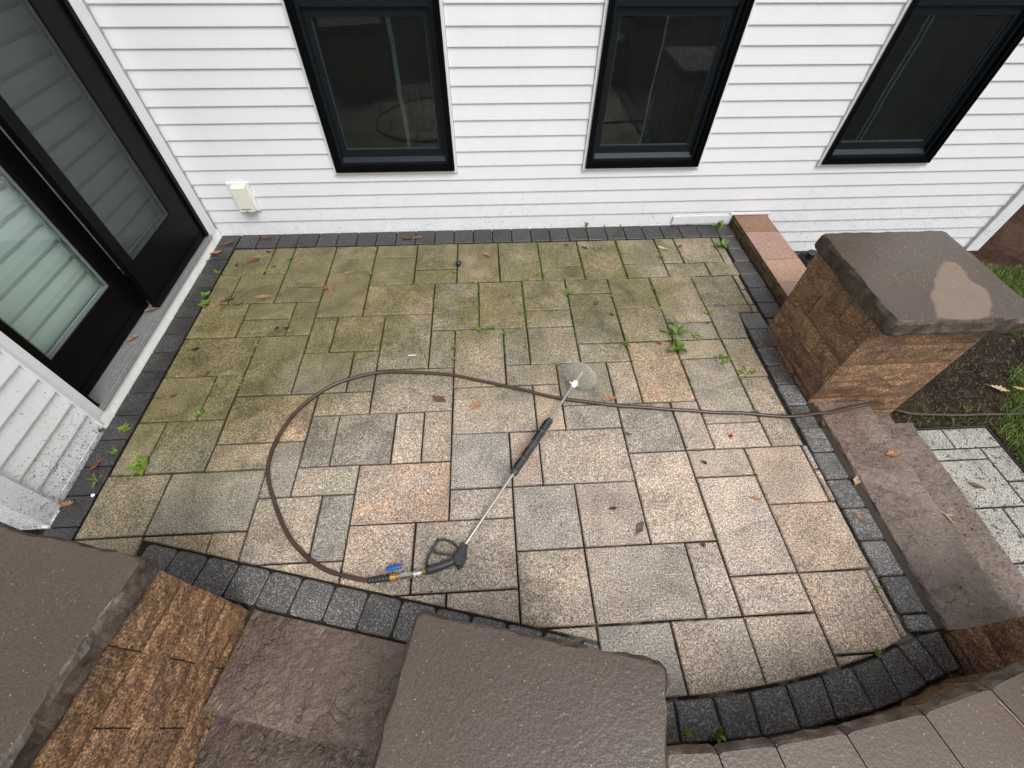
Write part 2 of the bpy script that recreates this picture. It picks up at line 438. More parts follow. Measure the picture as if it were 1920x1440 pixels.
def make_dryleaf():
    t = NT('dry_leaf'); p = t.pos(); oi = t.objinfo()
    n = t.noise(p, 70, 4, 0.65)
    col = t.mix(1.0, oi.outputs['Color'], t.ramp(n, [(0.3, 0.55), (0.55, 1.0), (0.75, 1.45)]), 'MULTIPLY')
    return t.fin(col, 0.45, t.bump(n, 0.4, 0.004), spec=0.4)

PAVER = make_paver_mat('patio_paver'); PATHP = make_paver_mat('path_paver', True); CHAR = make_charcoal()
SIDE = make_siding('vinyl_siding', 1); SIDE2 = make_siding('vinyl_siding_dirty', 2)
CAP = make_capstone(); ROCK = make_rock(); SLAB = make_slab(); PINK = make_pink(); MUD = make_mud(); BED = make_bed()
TRIM = make_siding('white_trim', 1)
PAINT = simple('white_masonry_paint', (0.84, 0.84, 0.82), 0.6, var=0.05, vscale=25, bump=0.25, bscale=90)
BLACK = simple('black_frame', (0.003, 0.003, 0.0034), 0.36, spec=0.09, var=0.2, vscale=6)
SASH = simple('slate_sash', (0.007, 0.0105, 0.014), 0.45, spec=0.2, var=0.1)
BEAD = simple('glazing_bead', (0.05, 0.055, 0.055), 0.4)
GREYSEAL = simple('glazing_seal', (0.16, 0.18, 0.175), 0.4)
GLASS = make_glass('window_glass', (0.62, 0.68, 0.67), 1.0, 1.6)
DOORG = make_glass('door_glass', (0.86, 0.915, 0.90), 1.0)
SCREEN = make_screen('insect_screen', 0.58, (0.020, 0.022, 0.023))
WSCREEN = make_screen('window_screen', 0.17, (0.020, 0.028, 0.030))
ROOM = simple('dark_room', (0.016, 0.021, 0.022), 0.8, var=0.4, vscale=3)
CURT = simple('curtain_edge', (0.36, 0.36, 0.31), 0.8, var=0.3, vscale=8)
SHADE = simple('pleated_shade', (0.66, 0.70, 0.69), 0.8, var=0.04, vscale=6)
ALU = simple('aluminium', (0.52, 0.52, 0.53), 0.42, metallic=0.7, var=0.15, vscale=60)
CONC = simple('concrete', (0.20, 0.175, 0.13), 0.85, var=0.25, vscale=12, bump=0.4)
RUBBER = simple('hose_rubber', (0.050, 0.030, 0.020), 0.30, var=0.25, vscale=14, bump=0.1)
BRUB = simple('black_rubber', (0.022, 0.022, 0.023), 0.45, var=0.2)
GUNP = simple('gun_plastic', (0.038, 0.039, 0.041), 0.42, var=0.15, bump=0.15, bscale=400)
STEEL = simple('steel', (0.62, 0.60, 0.56), 0.25, metallic=1.0, var=0.06)
BRASS = simple('brass', (0.62, 0.40, 0.11), 0.3, metallic=1.0)
BLUE = simple('blue_vinyl', (0.004, 0.10, 0.42), 0.4)
WHITEP = simple('white_plastic', (0.72, 0.73, 0.72), 0.4)
BEIGE = simple('beige_plastic', (0.70, 0.68, 0.58), 0.5, var=0.05)
BLKP = simple('black_plastic', (0.020, 0.022, 0.024), 0.4)
GALV = simple('galvanised_steel', (0.42, 0.45, 0.47), 0.4, metallic=0.6, var=0.15)
LEAFG = make_plant('weed_green', (0.080, 0.150, 0.022), (0.200, 0.300, 0.060))
GRASSM = make_plant('grass', (0.060, 0.120, 0.018), (0.190, 0.260, 0.050), 3.0)
MOSSM = make_plant('moss', (0.050, 0.085, 0.012), (0.115, 0.165, 0.025), 30, 0.8)
DRY = make_dryleaf()
DEBRIS = simple('black_debris', (0.012, 0.010, 0.009), 0.5, var=0.4)
FLECK = simple('yellow_fleck', (0.40, 0.31, 0.09), 0.6, var=0.3)
BERRY = simple('red_berry', (0.42, 0.020, 0.022), 0.3, var=0.3, vscale=90)
def make_clear():
    t = NT('clear_plastic'); tr = t.new('ShaderNodeBsdfTransparent'); mx = t.new('ShaderNodeMixShader')
    tr.inputs[0].default_value = (0.93, 0.94, 0.93, 1)
    t.b.inputs['Base Color'].default_value = (0.66, 0.66, 0.62, 1); t.b.inputs['Roughness'].default_value = 0.12
    lw = t.new('ShaderNodeLayerWeight'); lw.inputs['Blend'].default_value = 0.35
    t.L(t.maprange(lw.outputs['Facing'], 0.0, 1.0, 0.04, 0.42), mx.inputs[0])
    t.L(tr.outputs[0], mx.inputs[1]); t.L(t.b.outputs[0], mx.inputs[2]); t.L(mx.outputs[0], t.out.inputs['Surface']); return t.m
CLEAR = make_clear()

# ================================================================== SETTING
YARD_Z = -0.475
m = MB()
m.add([(-40, -40, YARD_Z), (45, -40, YARD_Z), (45, 45, YARD_Z), (-40, 45, YARD_Z)], [(0, 1, 2, 3)])
ground = tag(m.build('ground', MUD), kind='structure')

# ---- patio: bed with every paver laid on it
def gx(i): return 0.16458*i - 2.0599
def gy(j): return 3.1805 - 0.16781*j
bed_poly = [(-2.25, 0.80), (-1.75, 0.58), (-1.12, 0.415), (-0.2, 0.19), (0.35, 0.02), (0.5, -0.105), (1.25, -0.085), (1.7, 0.02), (1.93, 0.075), (1.947, 0.2), (1.947, 2.1), (2.40, 2.1), (2.40, 3.395), (-2.25, 3.395)]
m = MB(); m.prism(bed_poly, YARD_Z-0.02, -0.019)
patio = tag(m.build('patio', BED), kind='structure')

PAL = {'G': (0.305, 0.284, 0.250), 'B': (0.385, 0.336, 0.276), 'T': (0.345, 0.306, 0.252), 'D': (0.258, 0.244, 0.218), 'P': (0.395, 0.332, 0.270), 'K': (0.38, 0.315, 0.255), 'C': (0.420, 0.364, 0.300)}
LAY = '''0,0,2,2,G 2,0,3,2,T 3,0,5,3,G 5,0,7,2,T 7,0,9,1,B 7,1,9,3,G 9,0,11,2,G 9,2,11,3,T 11,0,13,3,T 13,0,15,1,T 13,1,15,3,T 15,0,17,2,G 15,2,17,3,G
17,0,19,3,T 19,0,21,2,T 19,2,21,3,G 21,0,22,2,G 22,0,24,2,T 24,0,24.45,2,G 21,2,23,3,G 23,2,24.4,3,B 0,2,1,4,G 1,2,3,4,T 3,3,5,4,T 5,2,7,5,T 7,3,10,5,P
10,3,12,4,B 10,4,12,6,G 12,3,14,6,P 14,3,16,5,T 14,5,16,6,B 16,3,18,4,T 16,4,18,7,D 18,3,20,5,T 18,5,20,7,T 20,3,22,6,B 22,3,24,5,G 24,3,24.3,4,T 24,4,24.3,5,B
20,6,22,7,G 24,5,24.3,5.5,B 0,4,2,6,T 2,4,4,5,T 2,5,4,6,D 4,4,5,6,T 5,5,6,7,B 6,5,8,7,T 8,5,10,8,G 10,6,11,8,G 11,6,13,9,T 13,6,14,8,D 14,6,16,8,T 13,8,15,9,T
15,8,17,10,D 17,8,18,10,B 16,7,18,8,T 18,7,20,10,K 20,7,22,8,B 20,8,22,11,G 22,7,23.2,9,B 22,9,23.15,12,T 0,6,3,8,T 3,6,5,9,G 5,7,7,9,G 7,7,8,9,D 0,8,2,10,G 2,8,3,10,T
3,9,6,11,K 6,9,8,10,B 8,8,11,10,T 11,9,14,11,T 14,9,15,11,B 15,10,17,11,G 17,10,19,12,G 19,10,20,12,B 20,11,22,12,C 0,10,1,12,T 1,10,3,12,D 3,11,5,12,B 5,11,6,13,G
6,10,7,12,D 7,10,9,12,D 9,10,10,12,B 10,10,11,12,B 6,12,8,13,T 11,11,13,13,G 13,11,14,13,P 14,11,17,13,T 17,12,19,15,C 19,12,21,13,B 21,12,23,14,C 23,12,23.22,12.9,G
23,12.9,23.22,14,B 0,12,2,14,T 2,12,5,14,G 5,13,7,15,B 7,13,8,15,G 8,12,11,14,K 11,13,13,14,T 13,13,15,15,G 15,13,17,15,T 19,13,21,16,C 21,14,23.18,16,P 8,14,10,16,P
10,14,13,16,T 13,15,15,17,T 15,15,18,17,T 18,15,19,17,C 19,16,21,17,P 21,16,23,18,P 23,16,23.22,17.72,B 0,14,2,16,T 2,14,4,16,P 4,14,5,16,P 5,15,8,17,B 8,16,11,18,B
11,16,13,18,B 13,17,15,19,B 15,17,17,20,G 17,17,19,19.5,T 19,17,21,19.5,B 21,18,23,19,B'''
PINKAMT = {'8,12,11,14': 1.0, '18,7,20,10': 0.95, '3,9,6,11': 0.75, '12,3,14,6': 0.6, '7,3,10,5': 0.5, '13,11,14,13': 0.4, '8,14,10,16': 0.35, '21,14,23.18,16': 0.25, '21,16,23,18': 0.25, '2,14,4,16': 0.35, '1,10,3,12': 0.0}
LA, LB = (gx(2.3), gy(14.2)), (gx(15.1), gy(17.4))           # inner edge of the straight dark border
arc_in = [(0.674, 0.052), (0.832, 0.054), (0.988, 0.064), (1.145, 0.078), (1.308, 0.099), (1.448, 0.124), (1.591, 0.153), (1.688, 0.186), (1.79, 0.217)]
GAP = 0.0046
def put_paver(poly, col, amt, z1=None):
    if area(poly) < 0.0006: return
    m = MB(); h = random.uniform(-0.0028, 0.0028); m.prism(poly, -0.055, h if z1 is None else z1, 0.005)
    k = random.uniform(0.93, 1.07); w_ = random.uniform(-0.012, 0.012)
    m.build('paver', PAVER, patio, (col[0]*k*1.06+w_, col[1]*k*0.985, col[2]*k*0.955-w_, amt))
for tok in LAY.split():
    a = tok.split(','); i0, j0, i1, j1 = map(float, a[:4]); key = ','.join(a[:4])
    jit = lambda: random.uniform(-0.0014, 0.0014)
    poly = [(gx(i0)+GAP+jit(), gy(j1)+GAP+jit()), (gx(i1)-GAP+jit(), gy(j1)+GAP+jit()), (gx(i1)-GAP+jit(), gy(j0)-GAP+jit()), (gx(i0)+GAP+jit(), gy(j0)-GAP+jit())]
    if j1 > 13.5 and 2.01 < i1 <= 15.01:
        off = 0.004
        poly = clip(poly, (LA[0], LA[1]+off), (LB[0], LB[1]+off))
    if j1 > 16.5 and i0 >= 14.9:
        for p, q in zip(arc_in[:-1], arc_in[1:]):
            poly = clip(poly, (p[0], p[1]+0.006), (q[0], q[1]+0.006))
    if len(poly) >= 3: put_paver(poly, PAL[a[4]], PINKAMT.get(key, 0.12 if a[4] in 'BCT' else 0.0))
# the paver notched round the jog in the border
put_paver([(gx(22)+GAP, gy(7)+GAP), (gx(23.2)-GAP, gy(7)+GAP), (gx(23.36), gy(5.5)+GAP), (gx(24)-GAP, gy(5.5)+GAP), (gx(24)-GAP, gy(5)-GAP), (gx(22)+GAP, gy(5)-GAP)], PAL['G'], 0.05)

# ---- dark border pavers
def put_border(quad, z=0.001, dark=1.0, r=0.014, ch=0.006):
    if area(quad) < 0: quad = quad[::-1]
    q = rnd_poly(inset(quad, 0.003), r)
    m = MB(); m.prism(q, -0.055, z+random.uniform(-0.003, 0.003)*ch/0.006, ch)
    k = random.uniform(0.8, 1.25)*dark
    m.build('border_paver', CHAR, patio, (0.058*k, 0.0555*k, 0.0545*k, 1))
# along the back wall
xs = [-2.06]
while xs[-1] < 1.94: xs.append(xs[-1]+0.1615)
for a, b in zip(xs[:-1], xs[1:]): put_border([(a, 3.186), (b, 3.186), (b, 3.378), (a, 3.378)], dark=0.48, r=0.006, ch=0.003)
put_border([(xs[-1], 3.186), (2.128, 3.186), (2.128, 3.378), (xs[-1], 3.378)], dark=0.7)
# along the door wall
ys = [3.378]
while ys[-1] > 0.80: ys.append(ys[-1]-0.1655)
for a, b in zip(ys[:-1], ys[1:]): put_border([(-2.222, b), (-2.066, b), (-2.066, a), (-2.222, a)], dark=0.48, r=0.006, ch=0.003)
# right-hand column, back part, jog, then front part
ya = [3.183, 3.018, 2.847, 2.688, 2.524, 2.357, 2.189, 2.06]
for n_, (a, b) in enumerate(zip(ya[:-1], ya[1:])):
    x0 = 1.978 if n_ < 2 else 1.956
    put_border([(x0, b), (2.112, b), (2.112, a), (x0, a)], dark=0.85)
yb = [2.252, 2.087, 1.918, 1.756, 1.597, 1.438, 1.277, 1.116, 0.952, 0.790, 0.624, 0.458, 0.296, 0.224]
for n_, (a, b) in enumerate(zip(yb[:-1], yb[1:])):
    x0 = 1.784-0.0025*n_ if n_ < 9 else 1.766+0.003*(n_-9)
    x1 = 1.944 if n_ == 0 else (1.925 if n_ == 1 else 1.903)
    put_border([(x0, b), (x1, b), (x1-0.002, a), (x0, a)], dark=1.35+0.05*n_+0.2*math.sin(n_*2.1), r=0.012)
# curved course before the seat wall
arc_i = [(0.52, 0.050)]+[(x, y-0.004) for x, y in arc_in]+[(1.905, 0.228)]
arc_o = [(0.50, -0.092), (0.663, -0.090), (0.839, -0.091), (0.985, -0.088), (1.146, -0.075), (1.299, -0.053), (1.467, -0.033), (1.599, -0.006), (1.738, 0.042), (1.836, 0.069), (1.911, 0.082)]
for k in range(len(arc_i)-1):
    put_border([arc_i[k], arc_o[k], arc_o[k+1], arc_i[k+1]], dark=1.25, r=0.010)
# straight course before the steps and the middle pillar
ud = Vector((LB[0]-LA[0], LB[1]-LA[1])).normalized(); vd = Vector((ud.y, -ud.x))
t0 = 0.0
P0 = Vector((-1.688, 0.796))
while t0 < 2.1:
    a = P0+ud*t0; b = P0+ud*min(t0+0.1605, 2.17); d = vd*0.159
    put_border([tuple(a), tuple(a+d), tuple(b+d), tuple(b)], dark=1.2, r=0.022); t0 += 0.1605

# soil-filled gap between border and right-hand steps
m = MB(); m.prism([(1.9045, 0.235), (1.947, 0.235), (1.947, 1.455), (1.9045, 1.455)], -0.06, -0.012)
tag(m.build('soil', simple('wet_soil', (0.026, 0.017, 0.009), 0.5, var=0.35, vscale=20, bump=0.6, bscale=60)), kind='structure')

# ---- path at the foot of the right-hand steps
m = MB(); m.prism([(2.80, -3.0), (3.497, -3.0), (3.497, 1.497), (2.80, 1.497)], YARD_Z-0.03, YARD_Z+0.006)
path = tag(m.build('path', simple('path_bed', (0.012, 0.011, 0.009), 0.8, var=0.3)), kind='structure')
pp = [(2.83, 1.335, 3.153, 1.49), (3.157, 1.335, 3.485, 1.49), (2.83, 1.250, 3.324, 1.330), (3.330, 1.083, 3.485, 1.330), (2.83, 0.918, 3.324, 1.245), (3.330, 0.75, 3.485, 1.078),
      (2.83, 0.585, 3.155, 0.912), (3.160, 0.585, 3.324, 0.912), (3.330, 0.42, 3.485, 0.745), (2.83, 0.42, 3.324, 0.580), (2.83, 0.09, 3.155, 0.415), (3.160, 0.09, 3.485, 0.415), (2.83, -0.41, 3.485, 0.085)]
for x0, y0, x1, y1 in pp:
    m = MB(); g_ = 0.003; m.prism([(x0+g_, y0+g_), (x1-g_, y0+g_), (x1-g_, y1-g_), (x0+g_, y1-g_)], YARD_Z-0.02, YARD_Z+0.014+random.uniform(-.001, .001), 0.004)
    k = random.uniform(0.92, 1.05); m.build('paver', PATHP, path, (0.35*k, 0.332*k, 0.298*k, 0))

# ================================================================== HOUSE
WY, DX = 3.385, -2.24            # back wall faces -Y at WY, door wall faces +X at DX
house = tag(empty('house', (-2.24, 3.385, 0)), 'white lap-sided house with black framed windows and sliding door', 'house')
house.location = (0, 0, 0)
WTOP = 3.0
WINS = [(-1.12, -0.233), (0.772, 1.655), (2.655, 3.538)]
WZ0, WZ1 = 0.518, 2.42
# --- back wall: backing behind the boards, with openings left for the windows
m = MB(); edges = [-2.30]+[e for w_ in WINS for e in w_]+[4.66]
for k in range(0, len(edges), 2): m.box(edges[k], edges[k+1], WY+0.022, WY+0.12, -0.30, WTOP)
for a, b in WINS:
    m.box(a, b, WY+0.022, WY+0.12, -0.30, WZ0); m.box(a, b, WY+0.022, WY+0.12, WZ1, WTOP)
wall_b = m.build('wall', SIDE, house)
PITCH, Z0B = 0.1061, 0.0105
def board_y(x0, x1, z, parent, mat=SIDE, trimz=None):
    """one lap board facing -Y: butt edge thick and proud, top tucked under the next"""
    m = MB(); zt = z+PITCH+0.012; yb, yt = WY-0.0052, WY+0.0100
    if trimz: zt = min(zt, trimz)
    pr = [(yb+0.003, z-0.0015), (yb, z+0.001), (yb, z+0.006), (yt-0.004, zt), (yt+0.006, zt), (yt+0.006, z-0.0015)]
    n = len(pr)
    vs = [(x0, y, zz) for y, zz in pr]+[(x1, y, zz) for y, zz in pr]
    fs = [(i, n+i, n+(i+1) % n, (i+1) % n) for i in range(n)]+[tuple(range(n)), tuple(range(2*n-1, n-1, -1))]
    fs = [f[::-1] for f in fs]
    m.add(vs, fs); return m.build('siding_board', mat, parent)
def seg_cut(z):
    """spans of one course, broken by the windows"""
    if z+PITCH < WZ0-0.01 or z > WZ1: return [(-2.236, 4.57)]
    e = [-2.236]+[x for w_ in WINS for x in (w_[0]-0.022, w_[1]+0.022)]+[4.57]
    return [(e[k], e[k+1]) for k in range(0, len(e), 2)]
seams = {1: [0.30, 2.72], 2: [0.30, 2.72], 3: [0.88, 3.9], 4: [0.88, 3.9], 0: [1.58]}
for k in range(-3, 28):
    z = Z0B+PITCH*k
    if k < 0: spans = [(2.44, 4.57)]
    else: spans = seg_cut(z)
    if k == 0: spans = [(-2.236, 2.118), (2.445, 4.57)]
    for a, b in spans:
        cuts = [a]+[s_ for s_ in seams.get(k, []) if a+0.1 < s_ < b-0.1]+[b]
        if k == 4 and a < -2.2:
            for wa, wb in WINS: board_y(wa-0.0225, wb+0.0225, z, wall_b, trimz=WZ0-0.021)
        for ca, cb in zip(cuts[:-1], cuts[1:]): board_y(ca, cb-0.0012 if cb != b else cb, z, wall_b)
# starter strip, flashing over the low wall, loose cover strip
m = MB(); m.box(-2.236, 2.112, WY-0.010, WY+0.02, -0.03, 0.0075); m.build('starter_strip', TRIM, house)
m = MB(); m.box(2.112, 2.445, WY-0.016, WY+0.02, 0.088, 0.103); m.box(2.098, 2.112, WY-0.016, WY+0.02, -0.012, 0.103); m.build('flashing', TRIM, house)
m = MB(); m.box(1.60, 2.095, WY-0.019, WY-0.0105, 0.015, 0.088); m.build('cover_strip', TRIM, house)
# corner board at the far right
m = MB(); m.box(4.572, 4.70, WY-0.03, WY+0.10, -0.335, WTOP); m.box(4.66, 4.70, WY+0.101, WY+0.14, -0.335, WTOP); m.build('corner_board', TRIM, house)
# foundation
m = MB(); m.box(2.2, 4.66, WY+0.025, WY+0.24, YARD_Z-0.1, -0.305); m.build('foundation', CONC, house)
m = MB(); m.box(2.41, 4.66, WY-0.012, WY+0.02, -0.46, -0.435); m.build('foundation_strip', ALU, house)
# far side wall, closes the corner
m = MB(); m.box(4.60, 4.655, WY+0.14, 9.5, YARD_Z-0.1, WTOP); m.build('side_wall', SIDE, house)

def ring_y(m, x0, x1, z0, z1, w_, y0, y1, wb=None, wt=None):
    wb = w_ if wb is None else wb; wt = w_ if wt is None else wt
    m.box(x0, x1, y0, y1, z0, z0+wb); m.box(x0, x1, y0, y1, z1-wt, z1)
    m.box(x0, x0+w_, y0, y1, z0+wb, z1-wt); m.box(x1-w_, x1, y0, y1, z0+wb, z1-wt)
for wi, (a, b) in enumerate(WINS):
    wn_ = empty('window', (0, 0, 0), house)
    m = MB(); ring_y(m, a-0.020, b+0.020, WZ0-0.020, WZ1+0.02, 0.0195, WY-0.016, WY+0.03); m.build('trim_channel', TRIM, wn_)
    m = MB(); ring_y(m, a, b, WZ0, WZ1, 0.040, WY-0.026, WY+0.10); ring_y(m, a+0.0005, b-0.0005, WZ0+0.0005, WZ1-0.0005, 0.014, WY-0.034, WY-0.0265); m.build('frame', BLACK, wn_)
    # stepped jamb and sloping sill
    m = MB(); ring_y(m, a+0.0405, b-0.0405, WZ0+0.0405, WZ1-0.0405, 0.022, WY+0.004, WY+0.10, wb=0.018)
    m.add([(a+0.063, WY+0.004, WZ0+0.058), (b-0.063, WY+0.004, WZ0+0.058), (b-0.063, WY+0.034, WZ0+0.085), (a+0.063, WY+0.034, WZ0+0.085)], [(0, 1, 2, 3)])
    m.build('sill', SASH, wn_)
    zm = 1.475
    for (z0, z1, yo) in ((WZ0+0.072, zm, 0.0), (zm+0.0015, WZ1-0.064, -0.016)):
        m = MB(); ring_y(m, a+0.0630, b-0.0630, z0, z1, 0.038, WY+0.034+yo, WY+0.060+yo, wb=0.062, wt=0.045); m.build('sash_frame', SASH, wn_)
        m = MB(); ring_y(m, a+0.1012, b-0.1012, z0+0.0622, z1-0.0452, 0.006, WY+0.046+yo, WY+0.058+yo); m.build('bead', BEAD, wn_)
        m = MB(); m.box(a+0.1015, b-0.1015, WY+0.0525+yo, WY+0.0565+yo, z0+0.0625, z1-0.0455); m.build('pane', GLASS, wn_)
    m = MB(); y_ = WY+0.045; m.add([(a+0.102, y_, WZ0+0.136), (b-0.102, y_, WZ0+0.136), (b-0.102, y_, zm-0.046), (a+0.102, y_, zm-0.046)], [(0, 1, 2, 3)]); m.build('insect_screen', WSCREEN, wn_)
    # the dark room behind, and a curtain edge in it
    m = MB(); x0, x1, y0, y1, z0, z1 = a-0.35, b+0.35, WY+0.125, WY+1.3, WZ0-0.25, WZ1+0.1
    m.add([(x0, y0, z0), (x1, y0, z0), (x1, y1, z0), (x0, y1, z0), (x0, y0, z1), (x1, y0, z1), (x1, y1, z1), (x0, y1, z1)], [(0, 1, 2, 3), (4, 7, 6, 5), (1, 5, 6, 2), (2, 6, 7, 3), (3, 7, 4, 0)])
    m.build('room_lining', ROOM, wn_)
    m = MB(); cx = (-0.585, 1.235, 3.02)[wi]; wdt = (0.030, 0.012, 0.010)[wi]
    pts = []
    for q in range(26):
        zz = WZ0+0.06+q*0.075; pts.append((cx+0.0035*math.sin(q*0.9)+(0.002*math.sin(q*2.3)), zz))
    vs = [(x-wdt/2, WY+0.22, zz) for x, zz in pts]+[(x+wdt/2, WY+0.215, zz) for x, zz in pts]; n = len(pts)
    m.add(vs, [(i, n+i, n+i+1, i+1) for i in range(n-1)], True)
    if wi == 2: m.add([(x+0.045, y+0.01, zz) for x, y, zz in vs], [(i, n+i, n+i+1, i+1) for i in range(n-1)], True)
    m.build('curtain_edge', CURT, wn_)
    m = MB()   # the dark curtain that the edge belongs to
    for q in range(14):
        xa = cx+0.02+q*0.022; 
        m.add([(xa, WY+0.24+0.015*(q % 2), WZ0+0.06), (xa+0.022, WY+0.24+0.015*((q+1) % 2), WZ0+0.06), (xa+0.022, WY+0.24+0.015*((q+1) % 2), WZ1), (xa, WY+0.24+0.015*(q % 2), WZ1)], [(0, 1, 2, 3)], True)
    m.build('curtain', ROOM, wn_)

# --- utility box on the wall
ub = empty('utility_box', (0, 0, 0), house)
m = MB(); m.box(-1.972, -1.812, WY-0.019, WY-0.002, 0.222, 0.448); m.build('mounting_plate', TRIM, ub)
m = MB()
x0, x1, ya_, yb_, z0, z1 = -1.940, -1.835, WY-0.068, WY-0.0195, 0.240, 0.425
m.add([(x0, ya_, z0), (x1, ya_, z0), (x1, yb_, z0-0.01), (x0, yb_, z0-0.01), (x0+0.003, ya_+0.010, z1), (x1-0.003, ya_+0.010, z1), (x1, yb_, z1+0.008), (x0, yb_, z1+0.008)],
      [(3, 2, 1, 0), (4, 5, 6, 7), (0, 1, 5, 4), (1, 2, 6, 5), (2, 3, 7, 6), (3, 0, 4, 7)]); m.build('cover', BEIGE, ub)
m = MB(); m.box(-1.925, -1.85, WY-0.071, WY-0.0685, 0.262, 0.266); m.box(-1.893, -1.882, WY-0.073, WY-0.0685, 0.236, 0.248); m.build('latch', GREYSEAL, ub)

# --- door wall
DY0, DY1, DZ0, DZ1 = 1.545, 3.252, 0.070, 2.36
m = MB(); m.box(DX-0.12, DX-0.024, 0.90, DY0, -0.02, WTOP); m.box(DX-0.12, DX-0.024, DY1, WY+0.02, -0.02, WTOP); m.box(DX-0.12, DX-0.024, DY0, DY1, DZ1, WTOP)
wall_d = m.build('wall', SIDE2, house)
def board_x(y0, y1, z, parent):
    m = MB(); zt = z+PITCH+0.012; xb, xt = DX+0.0075, DX-0.0115
    pr = [(xb-0.003, z-0.0015), (xb, z+0.001), (xb, z+0.006), (xt+0.004, zt), (xt-0.006, zt), (xt-0.006, z-0.0015)]; n = len(pr)
    vs = [(x, y0, zz) for x, zz in pr]+[(x, y1, zz) for x, zz in pr]
    fs = [(i, n+i, n+(i+1) % n, (i+1) % n) for i in range(n)]+[tuple(range(n)), tuple(range(2*n-1, n-1, -1))]
    m.add(vs, fs); return m.build('siding_board', SIDE2, parent)
for k in range(0, 28): board_x(1.012, 1.474, 0.024+PITCH*k, wall_d)
m = MB(); m.box(DX-0.02, DX+0.012, 1.0, 1.478, -0.012, 0.0215); m.build('starter_strip', SIDE2, house)
m = MB(); m.box(DX-0.10, DX+0.030, 0.905, 1.010, 0.004, WTOP); m.box(DX-0.02, DX+0.036, 0.895, 0.985, -0.010, 0.0035); m.build('corner_board', SIDE2, house)
m = MB(); m.box(DX-0.02, DX+0.016, 1.476, 1.488, 0.022, WTOP); m.box(DX-0.02, DX+0.012, 1.4885, DY0-0.0005, 0.066, DZ1+0.09); m.box(DX-0.02, DX+0.012, DY1+0.0005, 3.348, 0.066, DZ1+0.09); m.box(DX-0.02, DX+0.014, DY0, DY1, DZ1+0.001, DZ1+0.09); m.build('casing', TRIM, house)
# painted masonry curb under the door with a ragged lower edge
m = MB(); n = 60; top = []; bot = []; 
for q in range(n+1):
    y = 1.47+(3.372-1.47)*q/n; bot.append((DX+0.016+0.005*mnoise.noise(Vector((y*14, 3, 0)))+0.003*mnoise.noise(Vector((y*45, 1, 0))), y, -0.012)); top.append((DX+0.008, y, 0.064))
bk = [(DX-0.05, p[1], 0.065) for p in top]
m.add(bot+top+bk, [(i, i+1, n+2+i, n+1+i) for i in range(n)]+[(n+1+i, n+2+i, 2*n+3+i, 2*n+2+i) for i in range(n)]); m.build('curb', PAINT, house)

door = empty('sliding_door', (0, 0, 0), house)
def ring_x(m, y0, y1, z0, z1, wl, wr, wb, wt, x0, x1):
    m.box(x0, x1, y0, y1, z0, z0+wb); m.box(x0, x1, y0, y1, z1-wt, z1)
    m.box(x0, x1, y0, y0+wl, z0+wb, z1-wt); m.box(x0, x1, y1-wr, y1, z0+wb, z1-wt)
m = MB(); m.box(DX-0.16, DX+0.004, DY0, DY0+0.022, DZ0+0.028, DZ1); m.box(DX-0.16, DX+0.004, DY1-0.035, DY1, DZ0+0.028, DZ1); m.box(DX-0.16, DX+0.004, DY0+0.022, DY1-0.035, DZ1-0.04, DZ1); m.build('frame', BLACK, door)
m = MB(); m.box(DX-0.15, DX+0.018, DY0+0.0005, DY1-0.0005, DZ0-0.004, DZ0+0.010)
for q in range(7): m.box(DX-0.012-0.018*q-0.004, DX-0.012-0.018*q+0.004, DY0+0.001, DY1-0.001, DZ0+0.0105, DZ0+0.019)
m.box(DX+0.002, DX+0.016, DY0+0.001, DY1-0.001, DZ0+0.0105, DZ0+0.022); m.build('sill_track', ALU, door)
for nm, y0, y1, xa, wl, wr, zb in (('right', 2.385, 3.2165, DX-0.014, 0.078, 0.205, 0.315), ('left', 1.568, 2.420, DX-0.100, 0.100, 0.135, 0.270)):
    z0 = DZ0+0.026; z1 = DZ1-0.042
    m = MB(); ring_x(m, y0, y1, z0, z1, wl, wr, zb, 0.10, xa-0.042, xa); 
    m.box(xa+0.0003, xa+0.007, y0+0.01, y1-0.01, z0+0.05, z0+0.056)
    m.build('door_panel', BLACK, door)
    m = MB(); ring_x(m, y0+wl+0.0005, y1-wr-0.0005, z0+zb+0.0005, z1-0.1005, 0.010, 0.010, 0.010, 0.010, xa-0.030, xa-0.012); ring_x(m, y0+wl+0.0205, y1-wr-0.0205, z0+zb+0.0205, z1-0.1205, 0.005, 0.005, 0.005, 0.005, xa-0.038, xa-0.026); m.build('glazing_seal', GREYSEAL, door)
    m = MB(); m.box(xa-0.024, xa-0.020, y0+wl+0.001, y1-wr-0.001, z0+zb+0.001, z1-0.101); m.build('pane', DOORG, door)
    if nm == 'right':
        m = MB(); x = xa-0.008; m.add([(x, y0+wl, z0+zb), (x, y1-wr, z0+zb), (x, y1-wr, z1-0.1), (x, y0+wl, z1-0.1)], [(0, 1, 2, 3)]); m.build('insect_screen', SCREEN, door)
